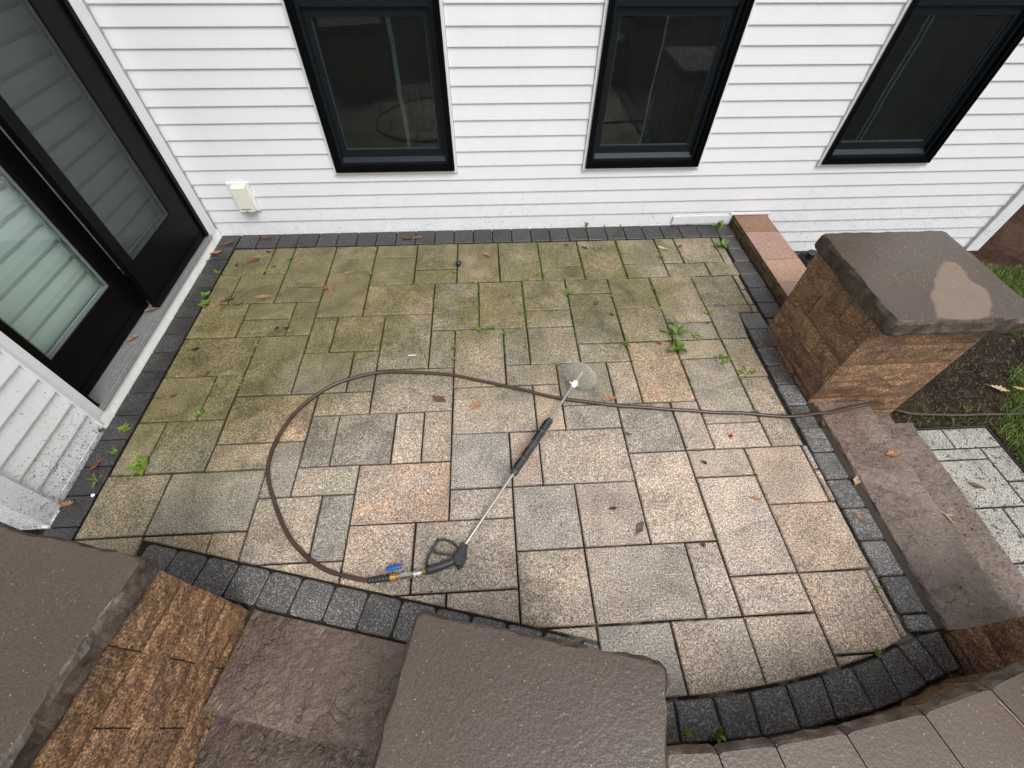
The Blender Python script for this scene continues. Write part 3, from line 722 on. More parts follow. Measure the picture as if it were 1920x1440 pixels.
# pleated shade behind the glass
m = MB(); pr = []; SX = DX-0.200; z = 0.335
pr.append((SX, z)); 
while z < 2.4:
    for f_, dd in ((0.0, 0.0), (0.05, 0.006), (0.22, 0.012), (0.55, 0.010), (0.9, 0.003)): pr.append((SX+dd, z+0.109*f_))
    z += 0.109
n = len(pr); y0, y1 = 1.50, 3.30
for a, b in ((1.52, 2.33), (2.41, 3.18)):
    vs = [(x, a, zz) for x, zz in pr]+[(x, b, zz) for x, zz in pr]
    m.add(vs, [(i, n+i, n+i+1, i+1) for i in range(n-1)], False)
m.build('pleated_shade', SHADE, door)
m = MB()
for a, b in ((1.52, 2.335), (2.405, 3.185)): m.box(SX-0.012, SX+0.030, a, b, 0.285, 0.334)
m.build('shade_rail', simple('shade_rail_white', (0.74, 0.76, 0.75), 0.5), door)
m = MB(); x0, x1, y0, y1, z0, z1 = DX-1.6, DX-0.165, 1.2, 3.6, 0.03, 2.6
m.add([(x0, y0, z0), (x1, y0, z0), (x1, y1, z0), (x0, y1, z0), (x0, y0, z1), (x1, y0, z1), (x1, y1, z1), (x0, y1, z1)], [(0, 1, 2, 3), (4, 7, 6, 5), (0, 4, 5, 1), (2, 6, 7, 3), (3, 7, 4, 0)])
m.build('room_lining', ROOM, door)

# ================================================================== STONEWORK
def rough_block(quad, z0, z1, amp=0.0105, step=0.024, seed=0.0, gap=0.0009, sides=(0, 1, 2, 3)):
    """split-face block: four corners counter-clockwise, each listed side broken rough"""
    m = MB(); q = inset(quad, gap+0.0007*(0.5+0.5*math.sin(seed*12.9))); nz = max(3, int((z1-z0)/step)); n4 = 4
    ring_pts = []; 
    per = []
    for k in range(4):
        a, b = Vector(q[k]), Vector(q[(k+1) % 4]); L = (b-a).length; ns = max(3, int(L/step)) if k in sides else 2
        e = (b-a).normalized(); nr = Vector((e.y, -e.x))
        for i in range(ns): per.append((a+(b-a)*(i/ns), nr, min(i, ns-i)*L/ns, k in sides, i == 0))
    N = len(per); rows = []
    for r in range(nz+1):
        z = z0+gap+(z1-z0-2*gap)*r/nz; ez = min(r, nz-r)*(z1-z0)/nz
        for (p, nr, ed, rough, corner) in per:
            off = 0.0
            if rough:
                nv = Vector((p.x*14+seed, p.y*14-seed, z*22)); 
                v = mnoise.noise(nv)*0.75+mnoise.noise(nv*2.3)*0.45+mnoise.noise(nv*5.0)*0.22
                edge = min(1.0, min(ed, ez)/0.020)
                off = amp*(0.25+v)*edge-(0.0042 if ez < ed else 0.0010)*(1-edge)
                if corner: off = -0.0015
            rows.append((p.x+nr.x*off, p.y+nr.y*off, z))
    fs = [(r*N+i, r*N+(i+1) % N, (r+1)*N+(i+1) % N, (r+1)*N+i) for r in range(nz) for i in range(N)]
    fs += [tuple(range(N))[::-1], tuple(range(nz*N, nz*N+N))]
    m.add(rows, fs); return m
def frame2(cx, cy, ang):
    u = Vector((math.cos(ang), math.sin(ang))); v = Vector((-u.y, u.x))
    return lambda a, b: (cx+u.x*a+v.x*b, cy+u.y*a+v.y*b)
CZ = [0.635-0.155*k for k in range(8)]
def pillar(name, label, corner_fn, SX_, SY_, cap_rect, zt=0.735, dry=0.0):
    root = empty(name); tag(root, label, 'pillar', 'stone pillars with slab caps')
    for k in range(len(CZ)-1):
        z1, z0 = CZ[k], CZ[k+1]
        if z1 < YARD_Z+0.02: break
        ax, ay = SX_*0.655, SY_*0.655; bx, by = SX_-ax, SY_-ay
        rects = [(0, ax, 0, by), (ax, SX_, 0, ay), (bx, SX_, ay, SY_), (0, bx, by, SY_)]
        if k % 2: rects = [(SX_-b, SX_-a, c_, d) for a, b, c_, d in rects]
        for ri, (a, b, c_, d) in enumerate(rects):
            quad = [corner_fn(a, c_), corner_fn(b, c_), corner_fn(b, d), corner_fn(a, d)]
            mm = rough_block(quad, z0, z1, seed=k*7.3+ri*3.1)
            kk = random.uniform(0.75, 1.2); mm.build('stone_block', ROCK, root, (kk, kk*random.uniform(0.92, 1.05), kk*random.uniform(0.85, 1.1), 1))
    # cap slab with a broken edge all round
    m = MB(); (fn, x0, x1, y0, y1) = cap_rect; per = []; ns = 46
    cs = [(x0, y0), (x1, y0), (x1, y1), (x0, y1)]
    for q in range(4):
        a, b = cs[q], cs[(q+1) % 4]; e = Vector((b[0]-a[0], b[1]-a[1])).normalized(); nr = (e.y, -e.x)
        for i in range(ns):
            t_ = i/ns; dd = min(t_, 1-t_); sm_ = min(1.0, dd/0.03)
            per.append((q, t_, nr, sm_))
    zb = 0.632; vs = []; N = len(per); cxm, cym = (x0+x1)/2, (y0+y1)/2
    prof = [(-0.030, zb), (-0.014, zb+0.008), (-0.006, zb+0.030), (-0.010, zt-0.020), (-0.018, zt-0.003), (-0.022, zt-0.0006), (-0.050, zt)]
    for r, (off, z) in enumerate(prof):
        ex = [(x0-off, y0-off), (x1+off, y0-off), (x1+off, y1+off), (x0-off, y1+off)]
        for (qs, t_, nr, sm_) in per:
            a, b = ex[qs], ex[(qs+1) % 4]; p = (a[0]+(b[0]-a[0])*t_, a[1]+(b[1]-a[1])*t_)
            P = fn(*p); nv = Vector((P[0]*11, P[1]*11, z*16+r*0.4))
            jit = 0.0
            if 0 < r < 6: jit = 0.011*(mnoise.noise(nv)+0.7*mnoise.noise(nv*2.2)+0.3*mnoise.noise(nv*5))*(1.0 if r < 4 else 0.6)
            if t_ == 0:
                d2 = Vector((p[0]-cxm, p[1]-cym)); jc = -0.007 if r < 6 else 0.0
                q = (p[0]+math.copysign(1, d2.x)*jc, p[1]+math.copysign(1, d2.y)*jc)
            else: q = (p[0]+nr[0]*jit*sm_, p[1]+nr[1]*jit*sm_)
            zz = z+(0.004*mnoise.noise(nv*1.7+Vector((5, 5, 5))) if 0 < r < 5 else 0)
            W_ = fn(*q); vs.append((W_[0], W_[1], zz))
    fs = [(r*N+i, r*N+(i+1) % N, (r+1)*N+(i+1) % N, (r+1)*N+i) for r in range(len(prof)-1) for i in range(N)]
    fs += [tuple(range(N))[::-1], tuple(range((len(prof)-1)*N, len(prof)*N))]
    m.add(vs, fs); co = m.build('cap_slab', CAP, root, (1, 1, 1, dry)); return root
A1 = math.radians(-13.7)
F1 = frame2(-1.095, 0.492, A1)       # outer corner of the left cap, local -x to the left, -y to the front
pillar('stone_pillar', 'stone pillar with large brown cap on the left of the steps beside the white house corner', lambda a, b: F1(-0.655+a, -0.665+b), 0.635, 0.640, (F1, -0.735, 0.0, -0.735, 0.0))
F2 = frame2(-0.252, 0.288, A1)
pillar('stone_pillar', 'stone pillar in the foreground seen from above, only its broad brown cap showing', lambda a, b: F2(0.050+a, -0.690+b), 0.64, 0.64, (F2, -0.010, 0.733, -0.733, 0.010))
F3 = frame2(0, 0, 0)
pillar('stone_pillar', 'stone pillar at back right with a dry pale patch on its wet cap', lambda a, b: (1.915+a, 1.461+b), 0.650, 0.622, (F3, 1.888, 2.645, 1.375, 2.130), dry=1.0)
pillar('stone_pillar', 'stone pillar at the right edge, only a brown strip of its side in view', lambda a, b: (1.927+a, -0.40+b), 0.640, 0.617, (F3, 1.897, 2.60, -0.445, 0.258))

# ---- steps
def slab(poly, z0, z1, rough_ids, name, label, group, col=(1, 1, 1, 1)):
    m = MB(); per = []; n = len(poly)
    for k in range(n):
        a, b = Vector(poly[k]), Vector(poly[(k+1) % n]); L = (b-a).length; ns = max(2, int(L/0.03)); e = (b-a).normalized(); nr = Vector((e.y, -e.x))
        for i in range(ns): per.append((a+(b-a)*i/ns, nr, k in rough_ids, i == 0))
    N = len(per); vs = []
    prof = [(-0.012, z0), (0.0, z0+0.03), (0.0, z1-0.012), (-0.006, z1-0.003), (-0.013, z1)]
    for r, (o_, z) in enumerate(prof):
        for (p, nr, rg, cn) in per:
            j = 0.009*(mnoise.noise(Vector((p.x*13, p.y*13, r*0.5)))+0.5*mnoise.noise(Vector((p.x*34, p.y*34, r)))) if rg and not cn else 0.0
            d = (o_ if rg else o_*0.4)+j; vs.append((p.x+nr.x*d, p.y+nr.y*d, z))
    fs = [(r*N+i, r*N+(i+1) % N, (r+1)*N+(i+1) % N, (r+1)*N+i) for r in range(len(prof)-1) for i in range(N)]
    fs += [tuple(range(N))[::-1], tuple(range((len(prof)-1)*N, len(prof)*N))]
    m.add(vs, fs); return tag(m.build(name, SLAB, None, col), label, 'step', group)
FS = frame2(-1.105, 0.468, math.radians(-14.2))
slab([FS(0.002, -0.362), FS(0.918, -0.362), FS(0.918, 0.010), FS(0.002, 0.010)], -0.15, -0.004, (0,), 'step_slab', 'top brown stone step between the left and foreground pillars', 'steps in front', (0.98, 0.86, 0.77, 1))
slab([FS(-0.02, -0.735), FS(0.93, -0.735), FS(0.93, -0.330), FS(-0.02, -0.330)], -0.31, -0.158, (0,), 'step_slab', 'lower brown stone step at the bottom edge below the top step', 'steps in front', (0.62, 0.51, 0.43, 1))
slab([(1.949, 0.222), (2.285, 0.222), (2.285, 1.455), (1.949, 1.455)], -0.15, -0.004, (1, 3), 'step_slab', 'top grey-brown stone step beside the dark border on the right', 'steps on the right', (1.85, 1.76, 1.70, 1))
slab([(2.21, 0.22), (2.535, 0.22), (2.535, 1.457), (2.21, 1.457)], -0.31, -0.158, (1,), 'step_slab', 'middle grey-brown stone step on the right', 'steps on the right', (1.55, 1.47, 1.42, 1))
slab([(2.46, 0.22), (2.815, 0.22), (2.815, 1.470), (2.46, 1.470)], YARD_Z-0.03, -0.313, (1,), 'step_slab', 'lowest grey-brown stone step meeting the speckled path', 'steps on the right', (1.55, 1.48, 1.43, 1))

# ---- curved seat wall with coping
seat = tag(empty('seat_wall'), 'low curved stone seat wall with brown coping in the bottom right corner', 'wall')
base = [(0.50, -0.100), (0.80, -0.103), (1.10, -0.094), (1.35, -0.062), (1.58, -0.018), (1.78, 0.042), (1.915, 0.066)]
def off_line(pts, d):
    out = []
    for i, p in enumerate(pts):
        a = Vector(pts[max(i-1, 0)]); b = Vector(pts[min(i+1, len(pts)-1)]); t_ = (b-a).normalized(); out.append((p[0]+t_.y*d, p[1]-t_.x*d))
    return out
outer = off_line(base, 0.26)
for k in range(len(base)-1):
    for r in range(-3, 3):
        z0, z1 = 0.010+0.124*r, 0.010+0.124*(r+1)
        quad = [outer[k], outer[k+1], base[k+1], base[k]]
        mm = rough_block(quad, z0, z1, seed=k*2.7+r*5.1, sides=(2,)); kk = random.uniform(0.8, 1.15)
        mm.build('stone_block', ROCK, seat, (kk, kk*0.97, kk*0.95, 1))
cin = [(0.470, -0.076), (0.628, -0.080), (0.807, -0.074), (1.034, -0.057), (1.304, -0.024), (1.560, 0.026), (1.84, 0.100)]
cdir = [(0.0, -1), (0.12, -1), (0.15, -1), (0.25, -0.97), (0.26, -0.97), (0.36, -0.93), (0.42, -0.91)]
for k in range(len(cin)-1):
    def pt(i, d):
        v = Vector(cdir[i]).normalized(); return Vector(cin[i])+v*d
    a0, a1 = pt(k, 0), pt(k+1, 0); b0, b1 = pt(k, 0.36), pt(k+1, 0.36)
    e = (a1-a0).normalized()*0.0016; ns = 22
    m = MB(); prof = [(0.012, 0.383), (0.0, 0.392), (-0.004, 0.425), (0.010, 0.446), (0.016, 0.452)]; vs = []
    inn = [a0+e+(a1-a0-2*e)*i/ns for i in range(ns+1)]; nr = Vector((-(a1-a0).y, (a1-a0).x)).normalized()
    for r, (o_, z) in enumerate(prof):
        for i, p in enumerate(inn):
            j = 0.008*(mnoise.noise(Vector((p.x*16, p.y*16, r*0.45)))+0.5*mnoise.noise(Vector((p.x*40, p.y*40, r)))) if r < 4 else 0
            ee = 0.006*max(0, 1-min(i, ns-i)/1.5) if r < 5 else 0
            q = p-nr*(o_+ee)+nr*j; vs.append((q.x, q.y, z))
        for q in (b1-e, b0+e): vs.append((q.x, q.y, z))
    N = ns+3
    fs = [(r*N+i, (r+1)*N+i, (r+1)*N+(i+1) % N, r*N+(i+1) % N) for r in range(len(prof)-1) for i in range(N)]
    fs += [tuple(range(N)), tuple(range((len(prof)-1)*N, len(prof)*N))[::-1]]
    m.add(vs, fs); kk = random.uniform(1.1, 1.3); co = m.build('coping_slab', CAP, seat, (kk*1.1, kk*1.09, kk*1.1, 0))

# ---- low wall of pinkish blocks running from the house to the back right pillar
low = tag(empty('low_wall'), 'low wall of pinkish brown blocks from the house to the back right pillar', 'wall')
yj = [3.372, 3.121, 2.748, 2.478, 2.086]
cols = [(0.68, 0.60, 0.50, 1), (1.0, 1.0, 1.05, 1), (1.18, 1.16, 1.10, 1), (1.02, 1.05, 1.12, 1)]
for k in range(4):
    quad = [(2.128, yj[k+1]), (2.425, yj[k+1]), (2.425, yj[k]), (2.128, yj[k])]
    for (z0, z1) in ((-0.074, 0.083), (-0.235, -0.078), (-0.396, -0.239), (YARD_Z-0.02, -0.40)):
        mm = rough_block(quad, z0, z1, amp=0.010, seed=k*4.1+z0*9, sides=(1, 3)); mm.build('wall_block', PINK, low, cols[k])

# ---- drain adapter by the foundation
dr = tag(empty('drain_adapter', (2.95, 3.18, YARD_Z)), 'black plastic downspout drain adapter in the gap behind the low wall', 'drain')
dr.location = (0, 0, 0)
m = MB(); m.add([(2.80, 3.02, -0.44), (2.98, 3.02, -0.44), (2.98, 3.30, -0.44), (2.80, 3.30, -0.44), (2.87, 3.13, -0.26), (2.97, 3.13, -0.26), (2.97, 3.28, -0.24), (2.87, 3.28, -0.24)], [(3, 2, 1, 0), (4, 5, 6, 7), (0, 1, 5, 4), (1, 2, 6, 5), (2, 3, 7, 6), (3, 0, 4, 7)]); m.build('body', BLKP, dr)
m = MB(); m.tube([(2.92, 3.205, -0.252), (2.92, 3.205, -0.20)], 0.05, 8, smooth=False); m.build('collar', BLKP, dr)
m = MB(); m.tube([(2.90, 3.075, -0.345), (2.90, 3.068, -0.336)], 0.008, 8); m.build('screw', BLKP, dr)
m = MB(); m.tube([(2.93, 3.055, -0.385), (2.93, 3.048, -0.376)], 0.008, 8); m.build('screw', BLKP, dr)
# ---- window well beyond the far corner
m = MB(); n = 28; vs = []
for r, (k_, z) in enumerate(((1.0, YARD_Z-0.3), (1.0, -0.34), (1.03, -0.335), (1.03, -0.325), (0.985, -0.325), (0.985, YARD_Z-0.3))):
    for i in range(n+1):
        th = math.pi*i/n; vs.append((4.72+1.12*k_*math.sin(th), 4.95-0.95*k_*math.cos(th), z))
N = n+1
m.add(vs, [(r*N+i, r*N+i+1, (r+1)*N+i+1, (r+1)*N+i) for r in range(5) for i in range(n)], True)
tag(m.build('window_well', GALV), 'grey galvanised window well rim past the far right house corner', 'window well')
# ---- black edging along the path
m = MB(); m.box(2.82, 3.507, 1.498, 1.506, YARD_Z-0.05, YARD_Z+0.010); m.box(3.499, 3.507, -3.0, 1.4975, YARD_Z-0.05, YARD_Z+0.010)
tag(m.build('path_edging', BLKP), 'thin black edging strip round the speckled path', 'edging')

# ================================================================== PRESSURE WASHER HOSE AND LANCE
hp = [(-0.545, 0.564, .0115), (-0.591, 0.562, .0115), (-0.683, 0.576, .0115), (-0.812, 0.623, .0115), (-0.958, 0.723, .0115), (-1.064, 0.844, .0115), (-1.15, 0.988, .0115), (-1.212, 1.125, .0115), (-1.234, 1.222, .0115), (-1.228, 1.339, .0115), (-1.184, 1.48, .0115), (-1.107, 1.61, .0115), (-0.985, 1.718, .0115), (-0.817, 1.786, .0115), (-0.637, 1.804, .0115), (-0.452, 1.79, .0115), (-0.25, 1.763, .0115), (-0.017, 1.688, .0115), (0.194, 1.62, .0115), (0.399, 1.549, .0115), (0.65, 1.493, .0115), (0.9, 1.453, .0115), (1.15, 1.422, .0115), (1.4, 1.394, .0115), (1.615, 1.364, .0115), (1.803, 1.351, .0125), (1.906, 1.362, .0135), (2.001, 1.366, .013), (2.148, 1.394, .015), (2.268, 1.414, .016), (2.40, 1.452, -0.045), (2.56, 1.505, -0.155), (2.75, 1.585, -0.32), (2.90, 1.642, -0.43), (3.045, 1.622, -0.455), (3.276, 1.602, -0.458), (3.552, 1.591, -0.455), (3.829, 1.582, -0.45), (4.5, 1.55, -0.45), (6.0, 1.7, -0.45)]
hs_ = tag(empty('pressure_hose'), 'brown rubber pressure hose looped across the pavers and off to the lawn', 'hose')
m = MB(); m.tube([p+Vector((mnoise.noise(p*5)*0.006, mnoise.noise(p*5+Vector((9, 3, 1)))*0.006, 0)) for p in spline(hp, 7)], 0.0105, 10); m.build('hose_line', RUBBER, hs_)
m = MB(); hb = Vector((-0.503, 0.570, 0.020)); ha = Vector((-0.610, 0.5635, 0.012))
pts = []; rads = []
for q in range(29):
    t_ = q/28; pts.append(ha+(hb-ha)*t_); rads.append(0.0125+0.0035*t_+(0.0022 if (q//2) % 2 else 0.0))
m.tube(pts, rads, 12); m.build('bend_restrictor', BRUB, hs_)

gun = tag(empty('pressure_washer_lance'), 'pressure washer gun and steel lance with a clear round splash guard', 'lance')
GZ = 0.026
m = MB()
gp = [(-0.346, 0.586, GZ), (-0.320, 0.593, GZ), (-0.285, 0.602, GZ), (-0.250, 0.612, GZ), (-0.225, 0.622, GZ), (-0.205, 0.636, GZ), (-0.192, 0.655, GZ)]
m.tube(spline(gp, 4), [0.0185+0.0015*math.sin(i*0.25) for i in range(25)], 14); m.build('grip', GUNP, gun)
m = MB(); bp_ = [(-0.197, 0.585), (-0.178, 0.598), (-0.158, 0.632), (-0.156, 0.668), (-0.166, 0.690), (-0.186, 0.690), (-0.200, 0.668), (-0.222, 0.640), (-0.216, 0.612)]
m.prism(bp_, 0.006, 0.048, 0.008); m.build('body', GUNP, gun)
m = MB(); m.prism([(-0.190, 0.684), (-0.160, 0.671), (-0.150, 0.690), (-0.180, 0.704)], 0.010, 0.052, 0.004); m.build('outlet_collar', GUNP, gun)
m = MB(); tg = [(-0.338, 0.600, GZ), (-0.344, 0.622, GZ), (-0.333, 0.660, GZ), (-0.312, 0.700, GZ), (-0.296, 0.722, GZ), (-0.272, 0.727, GZ), (-0.235, 0.716, GZ), (-0.205, 0.692, GZ), (-0.190, 0.676, GZ)]
m.tube(spline(tg, 5), 0.0065, 8, flat=1.5); m.build('trigger_guard', GUNP, gun)
m = MB(); m.tube(spline([(-0.312, 0.686, GZ), (-0.306, 0.672, GZ), (-0.292, 0.664, GZ), (-0.250, 0.657, GZ), (-0.222, 0.656, GZ), (-0.200, 0.670, GZ)], 5), 0.0055, 8, flat=1.5); m.build('trigger', GUNP, gun)
for sx, sy in ((-0.293, 0.722), (-0.336, 0.604), (-0.334, 0.581), (-0.194, 0.596), (-0.183, 0.690)):
    m = MB(); m.tube([(sx, sy, GZ+0.014), (sx, sy, GZ+0.0235)], 0.0042, 8); m.build('screw', BLACK, gun)
r0, r1 = Vector((-0.166, 0.692, 0.036)), Vector((0.478, 1.588, 0.086)); rd = (r1-r0).normalized()
m = MB(); m.tube([r0, r1], 0.0078, 10); m.build('lance_rod', STEEL, gun)
s0, s1 = r0+rd*0.432, r0+rd*0.822
m = MB(); pts = []; rads = []
for q in range(41):
    t_ = q/40; pts.append(s0+(s1-s0)*t_); rads.append(0.0215 if 0 < q < 40 else 0.019)
m.tube(pts, rads, 14); m.build('sleeve', GUNP, gun)
# vent slots on the sleeve: raised rims with pale slots between, in four groups
side = Vector((rd.y, -rd.x, 0)).normalized(); upn = side.cross(rd).normalized()
toc = (Vector((0, 0, CAM_H))-(s0+s1)/2).normalized(); up2 = Vector((0, 0, 1))
for g_ in range(4):
    m = MB()
    for j in range(6):
        t_ = (0.055, 0.275, 0.565, 0.775)[g_]*0.39+0.011*j+0.006
        ctr = s0+rd*t_
        pa = []
        for th in (-70, -45, -20, 5, 30, 55):
            a_ = math.radians(th-10); pa.append(ctr+(up2*math.cos(a_)+side*math.sin(a_))*0.0225)
        m.tube(pa, 0.0024, 5)
    m.build('vent_rib', BLACK, gun)
    m = MB()
    for j in range(6):
        t_ = (0.055, 0.275, 0.565, 0.775)[g_]*0.39+0.011*j+0.0115
        ctr = s0+rd*t_; pa = []
        for th in (-10, 8, 26): 
            a_ = math.radians(th); pa.append(ctr+(up2*math.cos(a_)+side*math.sin(a_))*0.0212)
        m.tube(pa, 0.0020, 5)
    m.build('vent_slot', GREYSEAL, gun)
# nozzle holder and clear guard
hub = r1+rd*0.014
m = MB(); m.tube([hub-rd*0.030, hub-rd*0.022, hub+rd*0.014, hub+rd*0.022], [0.010, 0.016, 0.016, 0.010], 8, smooth=False)
for sg in (-1, 1): m.tube([hub+side*sg*0.012-rd*0.010+upn*0.008, hub+side*sg*0.026-rd*0.012+upn*0.009], 0.005, 8)
m.build('nozzle_holder', WHITEP, gun)
m = MB(); m.tube([hub+rd*0.02, hub+rd*0.105], [0.006, 0.0045], 8); m.build('nozzle', simple('nozzle_tan', (0.55, 0.48, 0.36), 0.4), gun)
m = MB(); n = 40; prof = [(0.014, 0.012), (0.045, 0.018), (0.075, 0.030), (0.098, 0.052), (0.106, 0.078), (0.103, 0.079), (0.095, 0.055), (0.073, 0.033), (0.044, 0.021), (0.014, 0.015)]
ax = (rd+Vector((0, 0, -0.10))).normalized(); sa = ax.cross(Vector((0, 0, 1))).normalized(); sb = sa.cross(ax)
vs = [hub+ax*d+(sa*math.cos(2*math.pi*i/n)+sb*math.sin(2*math.pi*i/n))*r for r, d in prof for i in range(n)]
m.add(vs, [(r*n+i, r*n+(i+1) % n, (r+1)*n+(i+1) % n, (r+1)*n+i) for r in range(len(prof)-1) for i in range(n)], True)
m.build('splash_guard', CLEAR, gun)
m = MB(); m.tube([hub+ax*0.0785+(sa*math.cos(2*math.pi*i/n)+sb*math.sin(2*math.pi*i/n))*0.1045 for i in range(n+1)], 0.0015, 6, caps=False); m.build('guard_rim', simple('guard_rim', (0.62, 0.62, 0.58), 0.2), gun)
# ball valve and couplings between hose and gun
def lathe(pts, prof, name, mat, n=12, smooth=False):
    m = MB(); a, b = Vector(pts[0]), Vector(pts[1]); m.tube([a+(b-a)*t_ for t_, r in prof], [r for t_, r in prof], n, smooth=smooth); return m.build(name, mat, gun)
lathe([(-0.508, 0.5695, 0.0195), (-0.470, 0.572, 0.021)], [(0, 0.012), (0.05, 0.0165), (0.3, 0.0165), (0.32, 0.013), (0.5, 0.013), (0.52, 0.0165), (0.75, 0.0165), (0.8, 0.011), (1, 0.011)], 'hose_coupling', BRASS)
lathe([(-0.470, 0.572, 0.021), (-0.402, 0.577, 0.023)], [(0, 0.008), (0.1, 0.008), (0.12, 0.015), (0.9, 0.016), (0.92, 0.013), (1, 0.013)], 'ball_valve', STEEL, 6)
lathe([(-0.402, 0.577, 0.023), (-0.362, 0.5815, 0.024)], [(0, 0.010), (0.1, 0.016), (0.35, 0.016), (0.38, 0.011), (0.6, 0.011), (0.62, 0.017), (0.8, 0.017), (0.82, 0.010), (1, 0.010)], 'quick_coupler', STEEL)
lathe([(-0.364, 0.5815, 0.024), (-0.342, 0.586, 0.025)], [(0, 0.011), (1, 0.011)], 'inlet_nut', BRASS, 6)
m = MB(); m.tube([(-0.525, 0.6035, 0.032), (-0.518, 0.604, 0.034), (-0.463, 0.613, 0.034), (-0.456, 0.612, 0.033)], [0.006, 0.0105, 0.0105, 0.007], 10, flat=0.55); m.build('valve_handle', BLUE, gun)
m = MB(); m.tube([(-0.460, 0.612, 0.033), (-0.446, 0.607, 0.034), (-0.436, 0.590, 0.036), (-0.433, 0.580, 0.036)], 0.0035, 6); m.build('valve_lever', STEEL, gun)

# ================================================================== PLANTS AND LITTER
def blade_mesh(L, W, curl=0.25, lobed=False, seg=6):
    """one leaf: a folded, arching blade along +X, with a toothed edge if lobed"""
    m = MB(); vs = []
    for i in range(seg+1):
        t_ = i/seg; wd = W*(math.sin(math.pi*(0.08+0.90*t_**0.85))**0.8)
        if lobed: wd *= (1.0 if i % 2 else 0.66)
        if i == seg: wd = 0.0006
        x = L*t_; zc = L*(0.38*t_-curl*1.6*t_*t_)
        vs += [(x, -wd/2, zc+wd*0.20), (x, 0, zc), (x, wd/2, zc+wd*0.20)]
    fs = []
    for i in range(seg):
        b = i*3; fs += [(b, b+3, b+4, b+1), (b+1, b+4, b+5, b+2)]
    m.add(vs, fs, True); return m
def leaf_vs(L, W, curl, lobed): return blade_mesh(L, W, curl, lobed)
GW = 'weeds growing in the patio joints'
LEAFMESH = {}
def get_leaf(kind):
    if kind not in LEAFMESH:
        L, W, cu, lo = {'round': (1, .52, .20, False), 'long': (1, .30, .22, True), 'thin': (1, .16, .30, False), 'oval': (1, .40, .10, False)}[kind]
        me = blade_mesh(L, W, cu, lo).mesh('leaf'); me.materials.append(LEAFG); LEAFMESH[kind] = me
    return LEAFMESH[kind]
def weed(x, y, label, size, n, kind, tilt=0.35, parts=False, tint=(1, 1, 1), z=0.001, spread=0.0, tall=0.0):
    n = int(n*1.35); spread = max(spread, size*0.16)
    rng = random.Random(int((x*1000+y*331)*7) & 0xffff)
    if parts:
        root = empty('weed', (x, y, z)); tag(root, label, 'weed', GW)
    mb = MB()
    for k in range(n):
        a = 2*math.pi*k/n+rng.uniform(-0.45, 0.45); L = size*0.62*rng.uniform(0.6, 1.15); tl = tilt*rng.uniform(0.3, 1.3)
        ox, oy = rng.uniform(-1, 1)*spread, rng.uniform(-1, 1)*spread*0.6
        oz = tall*rng.uniform(0.25, 1.0)
        mt = Matrix.Translation((ox, oy, oz)) @ Matrix.Rotation(a, 4, 'Z') @ Matrix.Rotation(-tl, 4, 'Y') @ Matrix.Rotation(rng.uniform(-.4, .4), 4, 'X') @ Matrix.Diagonal((L, L, L, 1))
        kk = rng.uniform(0.75, 1.2); col = (tint[0]*kk, tint[1]*kk, tint[2]*kk, 1)
        if parts:
            o = link('leaf', get_leaf(kind), None, root, col); o.matrix_local = mt
        else:
            me = get_leaf(kind); mb.add([mt @ v.co for v in me.vertices], [tuple(p.vertices) for p in me.polygons], True)
    if tall > 0:
        st = MB(); st.tube([(0, 0, 0), (0.004, 0.002, tall*0.5), (0.0, 0.006, tall)], 0.0018, 5)
        if parts: st.build('stem', LEAFG, root)
        else: mb.add(st.v, st.f, True)
    if not parts:
        o = mb.build('weed', LEAFG, None, (*tint, 1)); o.location = (x, y, z); tag(o, label, 'weed', GW); return o
    return root
Y1 = (1.25, 1.12, 0.8); YP = (1.5, 1.25, 1.2); DK = (0.8, 0.9, 0.8)
weed(-2.066, 2.871, 'tiny pair of green sprouts beside the dark border near the back left corner', .055, 4, 'oval', spread=.03)
weed(-1.734, 2.863, 'small bright green rosette between two olive pavers in the back left', .062, 7, 'oval', tint=Y1)
weed(-1.573, 3.024, 'small weed beside an orange leaf near the back left', .045, 6, 'oval')
weed(-0.912, 2.795, 'small clump of weeds in a wide joint below the left edge of the first window', .05, 8, 'oval', tilt=.6)
weed(-2.075, 2.610, 'leafy weed on the dark border beside the door sill, upper of two', .060, 9, 'round', spread=.02)
weed(-2.045, 2.500, 'leafy weed on the dark border beside the door sill, lower of two', .085, 4, 'round', spread=.02)
weed(-1.804, 2.512, 'yellowish sprouts beside a red-brown leaf in the left joints', .035, 6, 'oval', tint=Y1)
weed(-0.262, 2.800, 'small bright weed just below the round black cap', .05, 5, 'oval', tint=Y1)
weed(0.403, 2.751, 'yellow-green weed strung along a joint near the back centre', .045, 9, 'oval', tint=Y1, spread=.03)
weed(-0.416, 2.526, 'tiny weed at the corner of a tan paver left of centre', .03, 6, 'oval', tint=DK)
weed(-0.250, 1.996, 'green weed with narrow leaves above the hose at centre', .075, 7, 'thin', parts=True, tilt=.5)
weed(-0.245, 1.905, 'little bright weed right above the hose at centre', .04, 6, 'oval', tint=Y1)
weed(-0.093, 2.158, 'bright green tuft on a joint at the middle of the patio, left of two', .045, 7, 'oval', tint=Y1, spread=.015)
weed(-0.001, 2.178, 'bright green tuft on a joint at the middle of the patio, right of two', .045, 7, 'oval', tint=Y1, spread=.02)
weed(0.082, 2.115, 'yellow-green weed running down a joint at the middle of the patio', .04, 8, 'oval', tint=YP, spread=.02)
weed(0.825, 3.262, 'leggy upright weed against the siding, largest of three by the second window', .05, 16, 'oval', tilt=.7, tall=.11, tint=DK)
weed(0.985, 3.285, 'leggy upright weed against the siding, middle of three by the second window', .035, 11, 'oval', tilt=.7, tall=.065, tint=DK)
